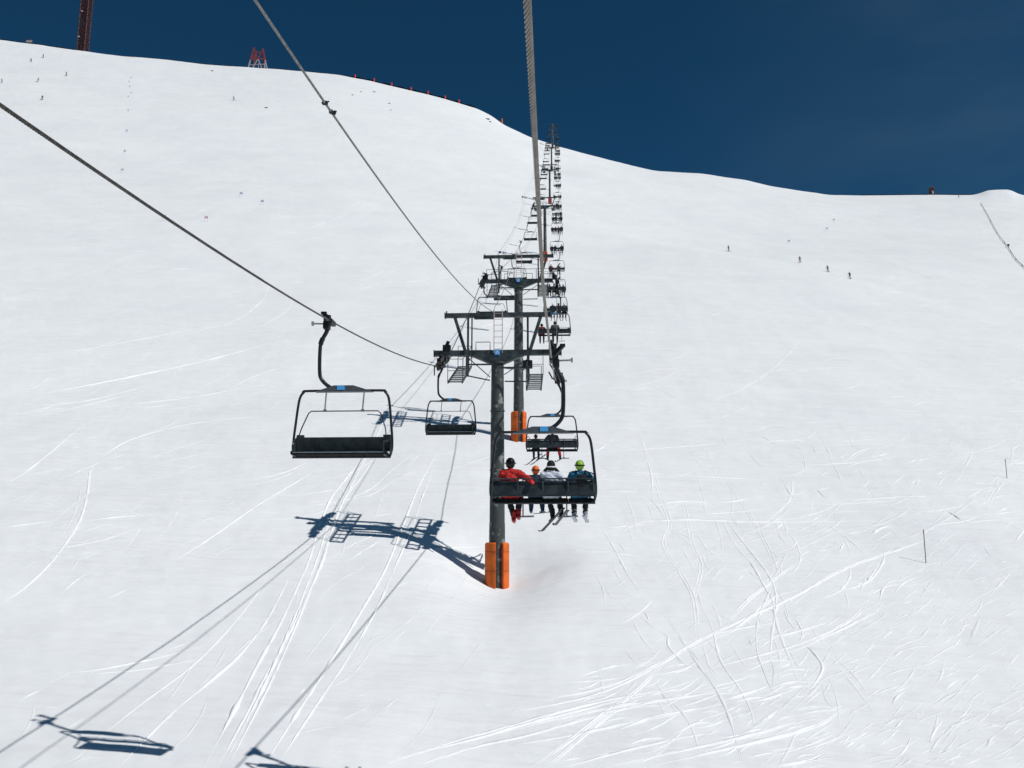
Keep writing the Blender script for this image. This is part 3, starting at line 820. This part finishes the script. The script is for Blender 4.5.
def hand_segs(el, wr, k=1.):
    """palm, thumb and four unequal curled fingers at the end of a forearm"""
    el = Vector(el); wr = Vector(wr); d = (wr-el).normalized(); up = Vector((0, 0, 1)); s = d.cross(up).normalized(); n = s.cross(d)
    out = [(wr, .026*k, wr+d*.075*k, (.036*k, .036*k, .020*k))]
    for i, L in enumerate((.070, .080, .074, .058)):
        b = wr+d*.085*k+s*(-.030+.020*i)*k; m_ = b+d*L*.5*k-n*.008*k; t = m_+d*L*.35*k-n*.03*k
        out += [(b, .0115*k, m_, .011*k), (m_, .011*k, t, .0095*k)]
    b = wr+d*.025*k-s*.03*k; m_ = b-s*.03*k+d*.03*k; out += [(b, .015*k, m_, .013*k), (m_, .013*k, m_+d*.035*k-n*.01*k, .011*k)]
    return out
def boot_bm(ank, k=1., toe=(.0, 1, -.15)):
    a = Vector(ank); t = Vector(toe).normalized()
    return [(a+Vector((0, -.01, .08))*k, .062*k, a+Vector((0, 0, -.06))*k, .058*k), (a+Vector((0, -.02, -.09))*k-t*.02*k, .050*k, a+Vector((0, 0, -.09))*k+t*.18*k, .045*k)]
def ski_bm(c, d, L=1.6, w=.085):
    """ski through point c along d (tip first)"""
    c = Vector(c); d = Vector(d).normalized(); s = d.cross(Vector((0, 0, 1))).normalized(); n = s.cross(d)
    bm = bmesh.new(); rows = []
    N = 14
    for i in range(N+1):
        t = -.45+i/N; u = i/N
        wd = w*.5*(1-.28*math.sin(PI*u))*(1 if u < .93 else max(.25, 1-(u-.93)*9)); lift = .0+.09*max(0, (u-.88)/.12)**1.6
        cc = c+d*t*L+n*lift
        rows.append([bm.verts.new(cc+s*wd*a+n*b) for a, b in ((-1, 0), (1, 0), (1, .014), (-1, .014))])
    for i in range(N):
        for k in range(4): bm.faces.new((rows[i][k], rows[i][(k+1) % 4], rows[i+1][(k+1) % 4], rows[i+1][k]))
    bm.faces.new(rows[0][::-1]); bm.faces.new(rows[-1])
    box(bm, c+n*.03, (.06, .22, .035), Matrix((s, d, n)).transposed())
    return bm
def near_person(loc, label, k, jacket, trousers, helmet, boots, hat='helmet', larm=None, rarm=None, legs=None, lean=0., head=(0, 0), skis=None, skimat='ski', pack=False, group=None, hi=True, glove='blk'):
    root = empty('person', loc, label, 'person', group)
    vx = .011 if hi else .02
    B = seated_segs(k, larm, rarm, lean, legs, head)
    body = B['torso']+B['neck']+B['head']+B['arms']+B['legs']
    for (e_, w_) in B['hands']: body += hand_segs(e_, w_, k) if hi else [(w_, .03*k, Vector(w_)+(Vector(w_)-Vector(e_)).normalized()*.09*k, .03*k)]
    bo = obj('body', caps(body, vx, 'body'), 'skin', root)
    J = seated_segs(k, larm, rarm, lean, legs, head, .022)
    col = [(J['neck'][0][0], .075*k, (J['neck'][0][0][0], J['neck'][0][0][1], J['neck'][0][0][2]+.05*k), .068*k)]
    obj('jacket', caps(J['torso']+J['arms']+col+[(Vector((-.13*k, .10*k, .06*k)), .10*k, Vector((.13*k, .10*k, .06*k)), .10*k)], vx, 'jacket', .016), jacket, root)
    T_ = seated_segs(k, larm, rarm, lean, legs, head, .016)
    obj('trousers', caps(T_['legs'], vx, 'trousers', .014), trousers, root)
    for e_, w_ in B['hands']:
        gs = hand_segs(e_, w_, k); gs = [(a, (tuple(v+.005 for v in ra) if isinstance(ra, tuple) else ra+.005), b, (tuple(v+.005 for v in rb) if isinstance(rb, tuple) else rb+.005)) for a, ra, b, rb in gs]
        if hi: obj('glove', caps(gs, .008, 'glove'), glove, root)
    for f in B['feet']: obj('boot', caps(boot_bm(f, k), vx, 'boot'), boots, root)
    hc = Vector(B['hc'])
    if hat == 'helmet':
        sg = [(hc+Vector((0, -.012, .02))*k, (.108*k, .125*k, .112*k), hc+Vector((0, -.03, -.02))*k, (.104*k, .11*k, .098*k))]
        h_ = obj('helmet', caps(sg, vx, 'helmet'), helmet, root)
        bm = bmesh.new(); ring = [hc+Vector((math.cos(a)*.112, -.02+math.sin(a)*.130, .005+.012*math.sin(a)))*k for a in np.linspace(0, 2*PI, 25)]
        tube(bm, ring, .016*k, 6, cap=False); gg = obj('goggles', bm, 'hblk', root)
        bm = bmesh.new(); box(bm, hc+Vector((0, .095, .01))*k, (.15*k, .04*k, .07*k), None, .015*k)
        gl = obj('goggle_lens', bm, 'hblk', gg)
    else:
        sg = [(hc+Vector((0, -.01, .03))*k, (.10*k, .112*k, .10*k), hc+Vector((0, -.015, .0))*k, (.10*k, .11*k, .08*k))]
        obj('hat', caps(sg, vx, 'hat'), 'blk', root)
        bm = bmesh.new(); ring = [hc+Vector((math.cos(a)*.104, -.014+math.sin(a)*.116, -.035))*k for a in np.linspace(0, 2*PI, 25)]
        tube(bm, ring, .016*k, 8, cap=False); obj('hat_band', bm, 'white', root)
        hs = []
        for q_ in (-1, 1): hs += [(hc+Vector((q_*.07, -.06, -.06))*k, .045*k, hc+Vector((q_*.13, -.06, -.10))*k, .035*k), (hc+Vector((q_*.13, -.06, -.10))*k, .035*k, hc+Vector((q_*.19, -.05, -.15))*k, .018*k)]
        hs.append((hc+Vector((-.04, -.07, -.07))*k, .05*k, hc+Vector((.04, -.07, -.07))*k, .05*k))
        obj('hair', caps(hs, vx, 'hair'), 'hair', root)
    if skis:
        for f, d in zip(B['feet'], skis):
            if d is not None: obj('ski', ski_bm(Vector(f)+Vector((0, .05, -.155))*k, d, 1.25*k), skimat, root, smooth=False)
    if pack:
        bm = bmesh.new(); box(bm, (.04, -.07*k, .36*k), (.22*k, .12*k, .32*k), None, .05); pk = obj('backpack', bm, 'blk', root)
        bm = bmesh.new()
        for q_ in (-1, 1): tube(bm, smoothpts([(.02+q_*.10*k, -.06*k, .52*k), (.02+q_*.11*k, .05*k, .61*k), (.02+q_*.12*k, .19*k, .50*k), (.02+q_*.12*k, .18*k, .35*k)], 4), .018, 6)
        obj('strap', bm, 'hblk', pk)
    return root
c = chairs_r[0]; sx = c.x-.20; seat = Vector((sx, c.y+.04, c.z-2.99))
G4 = 'skiers on the nearest occupied chair'
near_person(seat+Vector((-.68, 0, 0)), 'skier in a red jacket and black helmet, one arm over the backrest', 1.0, 'red', 'blk', 'hblk', 'bootred', group=G4,
            rarm=[(.185, .05, .50), (.33, .00, .42), (.40, -.10, .37)], lean=-.02,
            legs=[[(-.10, .12, .08), (-.10, .52, .06), (.03, .50, -.37)], [(.10, .12, .08), (.15, .52, .09), (.13, .54, -.30)]],
            skis=None, glove='red')
near_person(seat+Vector((-.16, .02, 0)), 'small child in an orange helmet between the red and the white jackets', .80, 'navy', 'navy', 'horg', 'bootblu', group=G4,
            legs=[[(-.10, .12, .08), (-.13, .50, .08), (-.14, .52, -.24)], [(.10, .12, .08), (.13, .50, .08), (.17, .52, -.24)]],
            skis=[None, (.35, 1, .06)], skimat='skib')
near_person(seat+Vector((.17, 0, 0)), 'skier in a white jacket and black hat with a white band', .93, 'wfab', 'blk', None, 'blk', hat='hat', group=G4,
            rarm=[(.185, .05, .50), (.36, .12, .32), (.52, .30, .26)],
            legs=[[(-.10, .12, .08), (-.08, .52, .08), (.02, .56, -.34)], [(.10, .12, .08), (.16, .52, .09), (.22, .56, -.30)]],
            skis=[(-.50, .80, -.50), (-.28, .95, -.30)])
near_person(seat+Vector((.78, 0, 0)), 'skier in a lime green helmet and blue jacket with a black backpack', .93, 'bfab', 'blk', 'hgrn', 'bootgry', group=G4,
            rarm=[(.185, .06, .50), (.32, .10, .38), (.30, .34, .34)], pack=True, skis=[(.08, 1, -.10), (.10, 1, -.12)], skimat='skib')
c = chairs_r[1]; seat = Vector((c.x-.20, c.y+.04, c.z-2.99)); G5 = 'skiers on the second occupied chair'
near_person(seat+Vector((-.70, 0, -.05)), 'small dark skier at the left end of the second occupied chair', .80, 'blk', 'navy', 'hblk', 'blk', group=G5, hi=False,
            skis=[(-.9, .5, -.6), (-.8, .6, -.5)], skimat='ski')
near_person(seat+Vector((.02, 0, .0)), 'skier in black jacket and red trousers in the middle of the second occupied chair', 1.0, 'blk', 'red', 'hblk', 'blk', group=G5, hi=False,
            larm=[(-.185, .05, .5), (-.33, .06, .34), (-.30, .25, .30)], legs=[[(-.10, .12, .08), (-.20, .52, .06), (-.22, .56, -.30)], [(.10, .12, .08), (.26, .52, .06), (.32, .56, -.28)]],
            skis=[(.35, 1, -.1), (-.35, 1, -.1)])
c = chairs_r[2]; seat = Vector((c.x-.20, c.y+.04, c.z-2.99)); G6 = 'skiers on the third occupied chair'
near_person(seat+Vector((.05, 0, .0)), 'skier in dark grey sitting alone in the middle of the third occupied chair', 1.08, 'gfab', 'blk', 'hblk', 'blk', group=G6, hi=False, skis=[(.05, 1, -.1), (-.05, 1, -.1)])
near_person(seat+Vector((-.86, 0, -.05)), 'skier in dark red, left end of third occupied chair, behind the tower brace', .95, 'dred', 'blk', 'hblk', 'blk', group=G6, hi=False)

# simpler figures for chairs farther up: a body with its clothes as zones and a helmet
def far_seated(jm, tm, hm, bm_='blk'):
    S_ = seated_segs(1.02, None, None, 0, None, (0, 0), .02)
    segs = S_['torso']+S_['neck']+S_['head']+S_['arms']+S_['legs']
    for e_, w_ in S_['hands']: segs.append((w_, .035, Vector(w_)+(Vector(w_)-Vector(e_)).normalized()*.09, .033))
    for f in S_['feet']: segs += boot_bm(f, 1.)
    me = caps(segs, .03, 'body')
    me.materials.clear()
    for k in (jm, tm, 'blk'): me.materials.append(M[k])
    for p in me.polygons:
        c = p.center
        p.material_index = 2 if c.z < -.30 else (1 if (c.z < .2 and c.y > .22) or c.z < .06 else 0)
        p.use_smooth = True
    hc = Vector(S_['hc'])
    h = caps([(hc+Vector((0, -.012, .02)), (.108, .125, .112), hc+Vector((0, -.03, -.02)), (.104, .11, .098))], .03, 'helmet'); h.materials.clear(); h.materials.append(M[hm])
    b2 = bmesh.new(); t = bpy.data.meshes.new('ski')
    for x in (-.13, .13):
        s_ = ski_bm((x, .60, -.49), (x*.6, 1, -.06), 1.6); tt = bpy.data.meshes.new('tt'); s_.to_mesh(tt); s_.free(); b2.from_mesh(tt)
    b2.to_mesh(t); b2.free(); t.materials.append(M['ski'])
    return me, h, t
protos = [far_seated('blk', 'blk', 'hblk'), far_seated('navy', 'blk', 'hblk'), far_seated('gfab', 'blk', 'hwht'), far_seated('dred', 'blk', 'hblk'), far_seated('blk', 'navy', 'hwht')]
CN = ['black', 'navy', 'grey', 'red', 'black']
seats = {3: [1, 2, 3], 4: [0, 1, 3], 5: [0, 2], 6: [0, 1, 3], 7: [0, 1, 2, 3], 8: [0, 1, 3], 9: [1, 3], 10: [0, 1, 2, 3], 11: [0, 3], 12: [1, 2, 3], 13: [0, 1, 3], 14: [0, 2, 3], 15: [1, 2], 16: [0, 1, 2], 17: [0, 1, 2, 3], 18: [1, 2, 3], 19: [0, 3], 20: [1, 2]}
SN = ['left end', 'second from left', 'third from left', 'right end']
rp = random.Random(5)
for ci, sl_ in seats.items():
    c = chairs_r[ci]
    for j in sl_:
        v = rp.choice([0, 0, 1, 0, 4, 1, 2, 3]) if ci != 3 else [0, 4, 0, 2][j]
        k = rp.uniform(.92, 1.05)
        cl = CN[v]
        loc = (c.x-.20-.80+.533*j, c.y+.04, c.z-2.99)
        r_ = empty('person', loc, f'skier in {cl}, {SN[j]}, {NTH[ci]} occupied chair up the right rope', 'person', f'skiers riding the chairs farther up')
        r_.scale = (k, k, k)
        for nm, d_ in zip(('body', 'helmet', 'ski'), protos[v]):
            if nm == 'ski' and ci > 12: continue
            o = bpy.data.objects.new(nm, d_); C.objects.link(o); o.parent = r_

# skiers on the slope
def standing(jm, tm, lean=0.):
    seg = [((0, 0, .92), (.15, .11, .10), (0, .06+lean, 1.12), (.14, .11, .1)), ((0, .06+lean, 1.12), (.14, .11, .1), (0, .12+lean, 1.32), (.17, .12, .10)), ((-.16, .12+lean, 1.40), .07, (.16, .12+lean, 1.40), .07),
           ((0, .14+lean, 1.42), .05, (0, .17+lean, 1.55), .05), ((0, .18+lean, 1.63), (.085, .095, .105), (0, .19+lean, 1.58), (.07, .08, .08))]
    for q in (-1, 1):
        seg += [((q*.10, 0, .90), .10, (q*.14, .16, .50), .07), ((q*.14, .16, .50), .065, (q*.15, .02, .12), .05), ((q*.15, -.03, .08), .055, (q*.15, .18, .06), .045),
                ((q*.20, .12+lean, 1.40), .06, (q*.32, .12+lean, 1.14), .05), ((q*.32, .12+lean, 1.14), .05, (q*.30, .38+lean, 1.06), .038), ((q*.30, .38+lean, 1.06), .035, (q*.29, .45+lean, 1.05), .035)]
    me = caps(seg, .03, 'body'); me.materials.clear()
    for k in (jm, tm, 'blk'): me.materials.append(M[k])
    for p in me.polygons: p.material_index = 0 if p.center.z > .92 else (1 if p.center.z > .2 else 2); p.use_smooth = True
    h = caps([((0, .17+lean, 1.65), (.105, .12, .11), (0, .16+lean, 1.62), (.10, .11, .10))], .03, 'helmet'); h.materials.clear(); h.materials.append(M['hblk'])
    def sk(x):
        b = ski_bm((x, .05, .015), (0, 1, 0), 1.7); t = bpy.data.meshes.new('ski'); b.to_mesh(t); b.free(); t.materials.append(M['ski']); return t
    def pole(q):
        b = bmesh.new(); tube(b, [(q*.30, .46+lean, 1.12), (q*.42, .05, .05)], .012, 5); tube(b, [(q*.415, .07, .10), (q*.42, .06, .09)], .05, 6); t = bpy.data.meshes.new('ski_pole'); b.to_mesh(t); b.free(); t.materials.append(M['ski']); return t
    return [('body', me), ('helmet', h), ('ski', sk(-.15)), ('ski', sk(.15)), ('ski_pole', pole(-1)), ('ski_pole', pole(1))]
SP = [standing('blk', 'blk'), standing('navy', 'blk', .06), standing('gfab', 'blk', .03), standing('dred', 'blk', .05)]
def skier(x, y, v, rz, label, k=1., w=None):
    g = ghit(x, y) if w is None else w
    if g is None: return
    r_ = empty('person', g, label, 'person', 'skiers out on the slope', rz)
    r_.scale = (k, k, k)
    for nm, me_ in SP[v]:
        o = bpy.data.objects.new(nm, me_); C.objects.link(o); o.parent = r_
    return r_
for a in [(2, 83, 2, 2.2, 'skier cut by the left edge of the picture, highest part of the slope'),
          (31, 62, 0, 1.0, 'small skier just under the crest, below the red and white banner'),
          (43.5, 58, 2, 2.6, 'small grey skier nearest below the crest, left of the tall mast'),
          (37.5, 82, 1, -1.0, 'small skier in the middle of the upper left group'),
          (66.5, 76, 0, 1.6, 'small dark skier right of the upper left group, below the tall mast'),
          (42, 100, 2, .3, 'lowest skier of the upper left group, above the left rope'),
          (234, 100.5, 0, 1.5, 'lone dark skier below the red and white trestle'),
          (800, 263, 3, 2.8, 'upper left skier of the three on the right hand slope'),
          (828, 272, 2, .2, 'middle skier of the three on the right hand slope'),
          (850, 279, 0, .1, 'lower right skier of the three on the right hand slope'),
          (729, 251.5, 0, 2., 'lone dark skier on the slope right of the lift line'),
          (959, 197.5, 0, 1.5, 'tiny skier just under the right crest, left of the snow mound')]:
    skier(*a, k=1.2 if a[0] < 600 else .92)

# slalom gates
def gate(x, y, m, label, s=1.):
    g = ghit(x, y)
    if g is None: return
    r_ = empty('slalom_gate', g, label, 'slalom gate', 'slalom gates on the upper slope')
    for dx in (-.35, .35):
        bm = bmesh.new(); tube(bm, [(dx*s, 0, -.3), (dx*s, 0, 1.5*s)], .03*s, 5); obj('pole', bm, m, r_)
    bm = bmesh.new(); box(bm, (0, 0, 1.05*s), (.7*s, .03, .5*s)); obj('flag', bm, m, r_, smooth=False)
GT = [(131, 79, 'gateblue'), (129, 83, 'gateblue'), (129.5, 88, 'gateblue'), (131, 94, 'gateblue'), (128, 98, 'gateblue'), (128, 112, 'gateblue'), (126.5, 133, 'gateblue'), (124.5, 154, 'gateblue'), (122, 173, 'gatered'),
      (164, 221, 'gatered'), (206, 222, 'gatered'), (241, 197, 'gateblue'), (262, 205, 'gateblue'), (827, 231, 'gateblue'), (834, 222, 'gateblue'), (789, 244, 'gatered')]
for i, (x, y, m) in enumerate(GT):
    cn = 'blue' if m == 'gateblue' else 'red'
    if i < 9: lab = f'{cn} slalom gate, number {["one","two","three","four","five","six","seven","eight","nine"][i]} from the top of the column under the crest at left'
    else: lab = ['red slalom gate just below the left rope', 'red slalom gate right of another, alone below the left rope', 'blue slalom gate between the left rope and the thin cable, left one of two',
                 'blue slalom gate between the left rope and the thin cable, right one of two', 'lower blue slalom gate on the right hand slope', 'upper blue slalom gate on the right hand slope', 'small red gate on the right hand slope above the three skiers'][i-9]
    gate(x, y, m, lab, .75 if i < 6 else .9)

# marker poles standing in the snow
for x, y0, y1, lab in ((926, 530, 563, 'thin dark marker pole standing in the snow at right'), (1007, 459, 478, 'thinner far marker pole by the right edge of the slope')):
    g = ghit(x, y1); h_ = (y1-y0)/F0*g.dot(FW)
    bm = bmesh.new(); tube(bm, [(0, 0, -.3), (0, 0, h_)], .022, 8); tube(bm, [(0, 0, h_*.9), (0, 0, h_*.97)], .027, 8)
    o = obj('marker_pole', bm, 'cable', None, loc=g); tag(o, lab, 'pole', 'marker poles')

# bare stones high on the slope
for i, (x, y, s) in enumerate([(352, 95, .8), (389, 103.5, .7), (390, 110, .6), (212, 71, .7), (266, 108, .7), (487, 119, 1.1), (490, 122, .8), (361, 92, .6), (374, 92, .6)]):
    g = ghit(x, y)
    if g is None: continue
    bm = bmesh.new(); rr = random.Random(i)
    hull(bm, [Vector((rr.uniform(-1, 1)*s*1.2, rr.uniform(-1, 1)*s*.6, rr.uniform(-.5, .45)*s)) for _ in range(18)])
    o = obj('rock', bm, 'wood', None, smooth=False, loc=g)
    tag(o, ['dark stone showing through snow below the red crest posts, left one', 'upper of two dark specks of stone under the crest posts', 'lower of two dark specks of stone under the crest posts', 'flat stone just under the crest left of the trestle',
            'small stone in the snow right below the trestle', 'larger stone at the crest shoulder left of the thick rope', 'smaller stone below the crest shoulder left of the thick rope', 'left one of two flat stones under the red crest posts',
            'right one of two flat stones under the red crest posts'][i], 'stone', 'stones on the upper slope')

# ---------------------------------------------------------------- on the crest
def crest_pt(x, back=1.0):
    ysk = np.interp(x, [a for a, b in SKY], [b for a, b in SKY]); r = ray(x, float(ysk)); p = r*((YC+back)/r.y)
    return Vector((p.x, YC+back, gz(p.x, YC+back)))
def lattice(bm, base, w0, w1, h, nb, rad, rx=.0):
    for i in range(nb):
        z0 = h*i/nb; z1 = h*(i+1)/nb; a0 = w0+(w1-w0)*i/nb; a1 = w0+(w1-w0)*(i+1)/nb
        c0_ = [Vector((sx*a0/2+rx*z0, sy*a0/2, z0)) for sx, sy in ((-1, -1), (1, -1), (1, 1), (-1, 1))]
        c1_ = [Vector((sx*a1/2+rx*z1, sy*a1/2, z1)) for sx, sy in ((-1, -1), (1, -1), (1, 1), (-1, 1))]
        for k in range(4):
            bar(bm, base+c0_[k], base+c1_[k], rad*1.5, rad*1.5)
            bar(bm, base+c0_[k], base+c1_[(k+1) % 4], rad, rad); bar(bm, base+c0_[(k+1) % 4], base+c1_[k], rad, rad)
            bar(bm, base+c1_[k], base+c1_[(k+1) % 4], rad, rad)
# tall dark lattice mast, top out of frame
b = crest_pt(82.5, 3)
r_ = empty('lattice_mast', b, 'tall dark red lattice mast on the crest at far left, its top beyond the picture', 'mast')
bm = bmesh.new(); lattice(bm, Vector((0, 0, -2)), 4.0, 4.2, 48, 14, .34, .0); obj('mast_frame', bm, 'mastdark', r_, smooth=False)
for i in range(9):
    bm = bmesh.new(); box(bm, (-.6+1.0*(i % 2), -1.5, 2.2+i*4.7), (1.2, .5, 2.4+.6*(i % 3)), None, .05); obj('equipment_panel', bm, 'rust', r_, smooth=False)
for bx_ in ((-1.5, -2.3, 7.5), (-.9, -2.3, 22.3)): bm = bmesh.new(); box(bm, bx_, (1.0, .3, .7)); obj('antenna_box', bm, 'palepaint', r_, smooth=False)
bm = bmesh.new(); tube(bm, [(.1, .3, -1), (.1, .3, 45)], .55, 8); obj('service_shaft', bm, 'mastdark', r_)
# red and white trestle
b = crest_pt(257, 2)
r_ = empty('trestle', b, 'red and white steel trestle standing on the crest at left', 'trestle')
S3 = 455/900.
def tp(x, y, yy=0): return Vector(((x-257)*S3, yy, (68-y)*S3))
top, bot = bmesh.new(), bmesh.new()
legs_ = [((247, 70), (252.8, 44.5), 0), ((268, 70), (262, 46), 0), ((249.5, 70), (253.5, 47), 4), ((263, 70), (261.5, 46), 4)]
for (x0, y0), (x1, y1), yy in legs_:
    a, c_ = tp(x0, y0, yy), tp(x1, y1, yy*.4); m_ = a.lerp(c_, .45)
    bar(bot, a, m_, .5, .5); bar(top, m_, c_, .6, .6)
bar(top, tp(257.5, 57), tp(261.5, 48.5), .45, .45); bar(top, tp(257, 56.5), tp(253.5, 47), .4, .4); bar(top, tp(249.5, 58), tp(264.5, 57), .45, .45); bar(top, tp(252, 50), tp(262.5, 50), .3, .3)
bar(top, tp(251, 57.5), tp(256, 48), .3, .3); bar(bot, tp(257.5, 57), tp(262.5, 69), .45, .45); bar(bot, tp(257.5, 57), tp(252, 69), .35, .35); bar(bot, tp(258.5, 62), tp(258.5, 70), .3, .3)
bar(bot, tp(249, 64), tp(266, 63.5), .25, .25)
obj('upper_frame', top, 'redpaint', r_, smooth=False); obj('lower_frame', bot, 'palepaint', r_, smooth=False)
# banner
b = crest_pt(29, .5); r_ = empty('crest_banner', b, 'red and white banner on two short posts at the far left crest', 'banner')
bm = bmesh.new()
for x in (-1.6, 1.6): tube(bm, [(x, 0, -1), (x, 0, 1.9)], .12, 6)
obj('post', bm, 'wood', r_)
bm = bmesh.new(); box(bm, (0, -.1, 1.35), (3.3, .08, 1.1)); obj('cloth', bm, 'palepaint', r_, smooth=False)
bm = bmesh.new(); box(bm, (0, -.1, 2.0), (3.3, .10, .35)); obj('red_stripe', bm, 'redpaint', r_, smooth=False)
# fences on the crest
def crest_fence(x0, x1, h, label, m='net', step=5, posts=None, pm='wood', ph=1.3):
    a = crest_pt((x0+x1)/2, .6); r_ = empty('crest_fence', a, label, 'fence', 'fences along the crest')
    xs = list(np.arange(x0, x1+.1, step)); bm = bmesh.new(); pv = None
    for x in xs:
        p = crest_pt(x, .6)-a; lo_ = bm.verts.new(p+Vector((0, 0, -.3))); hi_ = bm.verts.new(p+Vector((0, 0, h*(1+.3*math.sin(x*1.7)))))
        if pv: bm.faces.new((pv[0], lo_, hi_, pv[1]))
        pv = (lo_, hi_)
    bmesh.ops.solidify(bm, geom=bm.faces[:], thickness=.04)
    obj('net', bm, m, r_, smooth=False)
    for x in (posts if posts is not None else xs[::3]):
        p = crest_pt(x, .5)-a; bm = bmesh.new()
        if pm == 'redpad': tube(bm, [p+Vector((0, 0, -.5)), p+Vector((0, 0, ph))], .42, 8)
        else: tube(bm, [p+Vector((0, 0, -.5)), p+Vector((0, 0, ph))], .10, 6)
        obj('post', bm, pm, r_)
crest_fence(0, 76, .5, 'low dark fence along the crest left of the tall mast', ph=1.1)
crest_fence(120, 245, .32, 'faint low fence along the crest between mast and trestle', posts=[180, 210, 222, 232], ph=1.5)
crest_fence(275, 350, .30, 'faint low fence along the crest just right of the trestle', ph=.7)
crest_fence(350, 478, .75, 'dark net fence with red padded posts along the crest', posts=[355, 374, 391.5, 411, 428, 445, 459], pm='redpad', ph=1.9)
crest_fence(860, 975, .35, 'low dark fence line along the right crest', ph=.9)
b = crest_pt(502, .5); bm = bmesh.new(); tube(bm, [(0, 0, -.8), (0, 0, 2.4)], .35, 8); tube(bm, [(0, 0, 2.4), (0, 0, 2.7)], .2, 8)
o = obj('marker_post', bm, 'orange', None, loc=b); tag(o, 'short orange marker post at the crest left of the thick rope', 'post')
b = crest_pt(932, 1.5); r_ = empty('crest_hut', b, 'tiny dark red hut standing on the right crest', 'hut')
bm = bmesh.new(); box(bm, (0, 0, 1.3), (1.8, 1.8, 4.0)); obj('wall', bm, 'mastdark', r_, smooth=False)
bm = bmesh.new(); box(bm, (0, 0, 3.42), (2.1, 2.1, .25)); obj('roof', bm, 'rust', r_, smooth=False)
bm = bmesh.new(); box(bm, (.2, -.93, .9), (.8, .06, 1.6)); obj('door', bm, 'palepaint', r_, smooth=False)
# rope line running down the right edge of the slope
bm = bmesh.new(); pv = []
for x, y in smoothpts([(981, 204, 0), (988, 216, 0), (997, 233, 0), (1008, 248, 0), (1016, 260, 0), (1028, 272, 0), (1060, 305, 0)], 6) and [(v.x, v.y) for v in smoothpts([(981, 204, 0), (988, 216, 0), (997, 233, 0), (1008, 248, 0), (1016, 260, 0), (1028, 272, 0), (1060, 305, 0)], 6)]:
    g = ghit(x, y)
    if g is not None: pv.append(g+Vector((0, 0, .35)))
r_ = empty('rope_fence', pv[0], 'thin rope fence running down the slope at the right edge', 'fence')
tube(bm, [p-pv[0] for p in pv], .07, 5); obj('rope', bm, 'wood', r_)
for p in pv[::4]:
    bm = bmesh.new(); tube(bm, [p-pv[0]+Vector((0, 0, -1.2)), p-pv[0]+Vector((0, 0, .25))], .08, 5); obj('post', bm, 'wood', r_)
g = ghit(1008, 248); bm = bmesh.new(); box(bm, (0, 0, .8), (.6, .2, .6), None, .05); tube(bm, [(0, 0, -.3), (0, 0, .6)], .08, 6)
o = obj('slope_sign', bm, 'wood', None, loc=g+Vector((0, -.4, 0))); tag(o, 'small dark board fixed halfway down the rope fence at right', 'sign')

# ---------------------------------------------------------------- light
Ld = Vector((-.82, .35, -1.0)).normalized()
sun_d = bpy.data.lights.new('sun', 'SUN'); sun = bpy.data.objects.new('sun', sun_d); C.objects.link(sun)
sun.rotation_euler = Ld.to_track_quat('-Z', 'Y').to_euler(); sun_d.energy = 3.65; sun_d.angle = math.radians(.5); sun_d.color = (1, .975, .95)
S = -Ld
w = bpy.data.worlds.new('World'); bpy.context.scene.world = w; w.use_nodes = True
nt = w.node_tree; bg = nt.nodes['Background']
sk = nt.nodes.new('ShaderNodeTexSky'); sk.sky_type = 'NISHITA'; sk.sun_disc = False
sk.sun_elevation = math.asin(S.z); sk.sun_rotation = math.atan2(S.x, S.y)
sk.altitude = 2800; sk.air_density = .8; sk.dust_density = 0; sk.ozone_density = 3.0
# thin cirrus veil, part of the sky
tc = nt.nodes.new('ShaderNodeTexCoord'); mp = nt.nodes.new('ShaderNodeMapping'); mp.inputs['Scale'].default_value = (1.6, 1.6, 5.5); mp.inputs['Rotation'].default_value = (0, .35, 0)
nz = nt.nodes.new('ShaderNodeTexNoise'); nz.inputs['Scale'].default_value = 1.5; nz.inputs['Detail'].default_value = 6; nz.inputs['Roughness'].default_value = .55
cr_ = nt.nodes.new('ShaderNodeValToRGB'); cr_.color_ramp.elements[0].position = .36; cr_.color_ramp.elements[1].position = .80; cr_.color_ramp.elements[1].color = (.15, .15, .15, 1)
mx = nt.nodes.new('ShaderNodeMixRGB'); mx.inputs['Color2'].default_value = (4.2, 6.0, 7.4, 1)
Lk = nt.links.new
Lk(tc.outputs['Generated'], mp.inputs['Vector']); Lk(mp.outputs['Vector'], nz.inputs['Vector']); Lk(nz.outputs['Fac'], cr_.inputs['Fac']); 
sp_ = nt.nodes.new('ShaderNodeSeparateXYZ'); Lk(tc.outputs['Generated'], sp_.inputs[0])
mr_ = nt.nodes.new('ShaderNodeMapRange'); mr_.interpolation_type = 'SMOOTHSTEP'; mr_.inputs['From Min'].default_value = .08; mr_.inputs['From Max'].default_value = .45; Lk(sp_.outputs['X'], mr_.inputs['Value'])
ml_ = nt.nodes.new('ShaderNodeMath'); ml_.operation = 'MULTIPLY'; Lk(cr_.outputs['Color'], ml_.inputs[0]); Lk(mr_.outputs[0], ml_.inputs[1]); Lk(ml_.outputs[0], mx.inputs['Fac'])
tn = nt.nodes.new('ShaderNodeMixRGB'); tn.blend_type = 'MULTIPLY'; tn.inputs['Fac'].default_value = 1; tn.inputs['Color2'].default_value = (.23, .76, .90, 1)
Lk(sk.outputs['Color'], tn.inputs['Color1']); Lk(tn.outputs['Color'], mx.inputs['Color1']); Lk(mx.outputs['Color'], bg.inputs['Color']); bg.inputs['Strength'].default_value = .05

sc = bpy.context.scene
sc.view_settings.view_transform = 'Standard'; sc.view_settings.look = 'None'; sc.view_settings.exposure = 0; sc.view_settings.gamma = 1
sc.cycles.max_bounces = 6
print('objects', len(bpy.data.objects), 'verts', len(gv))
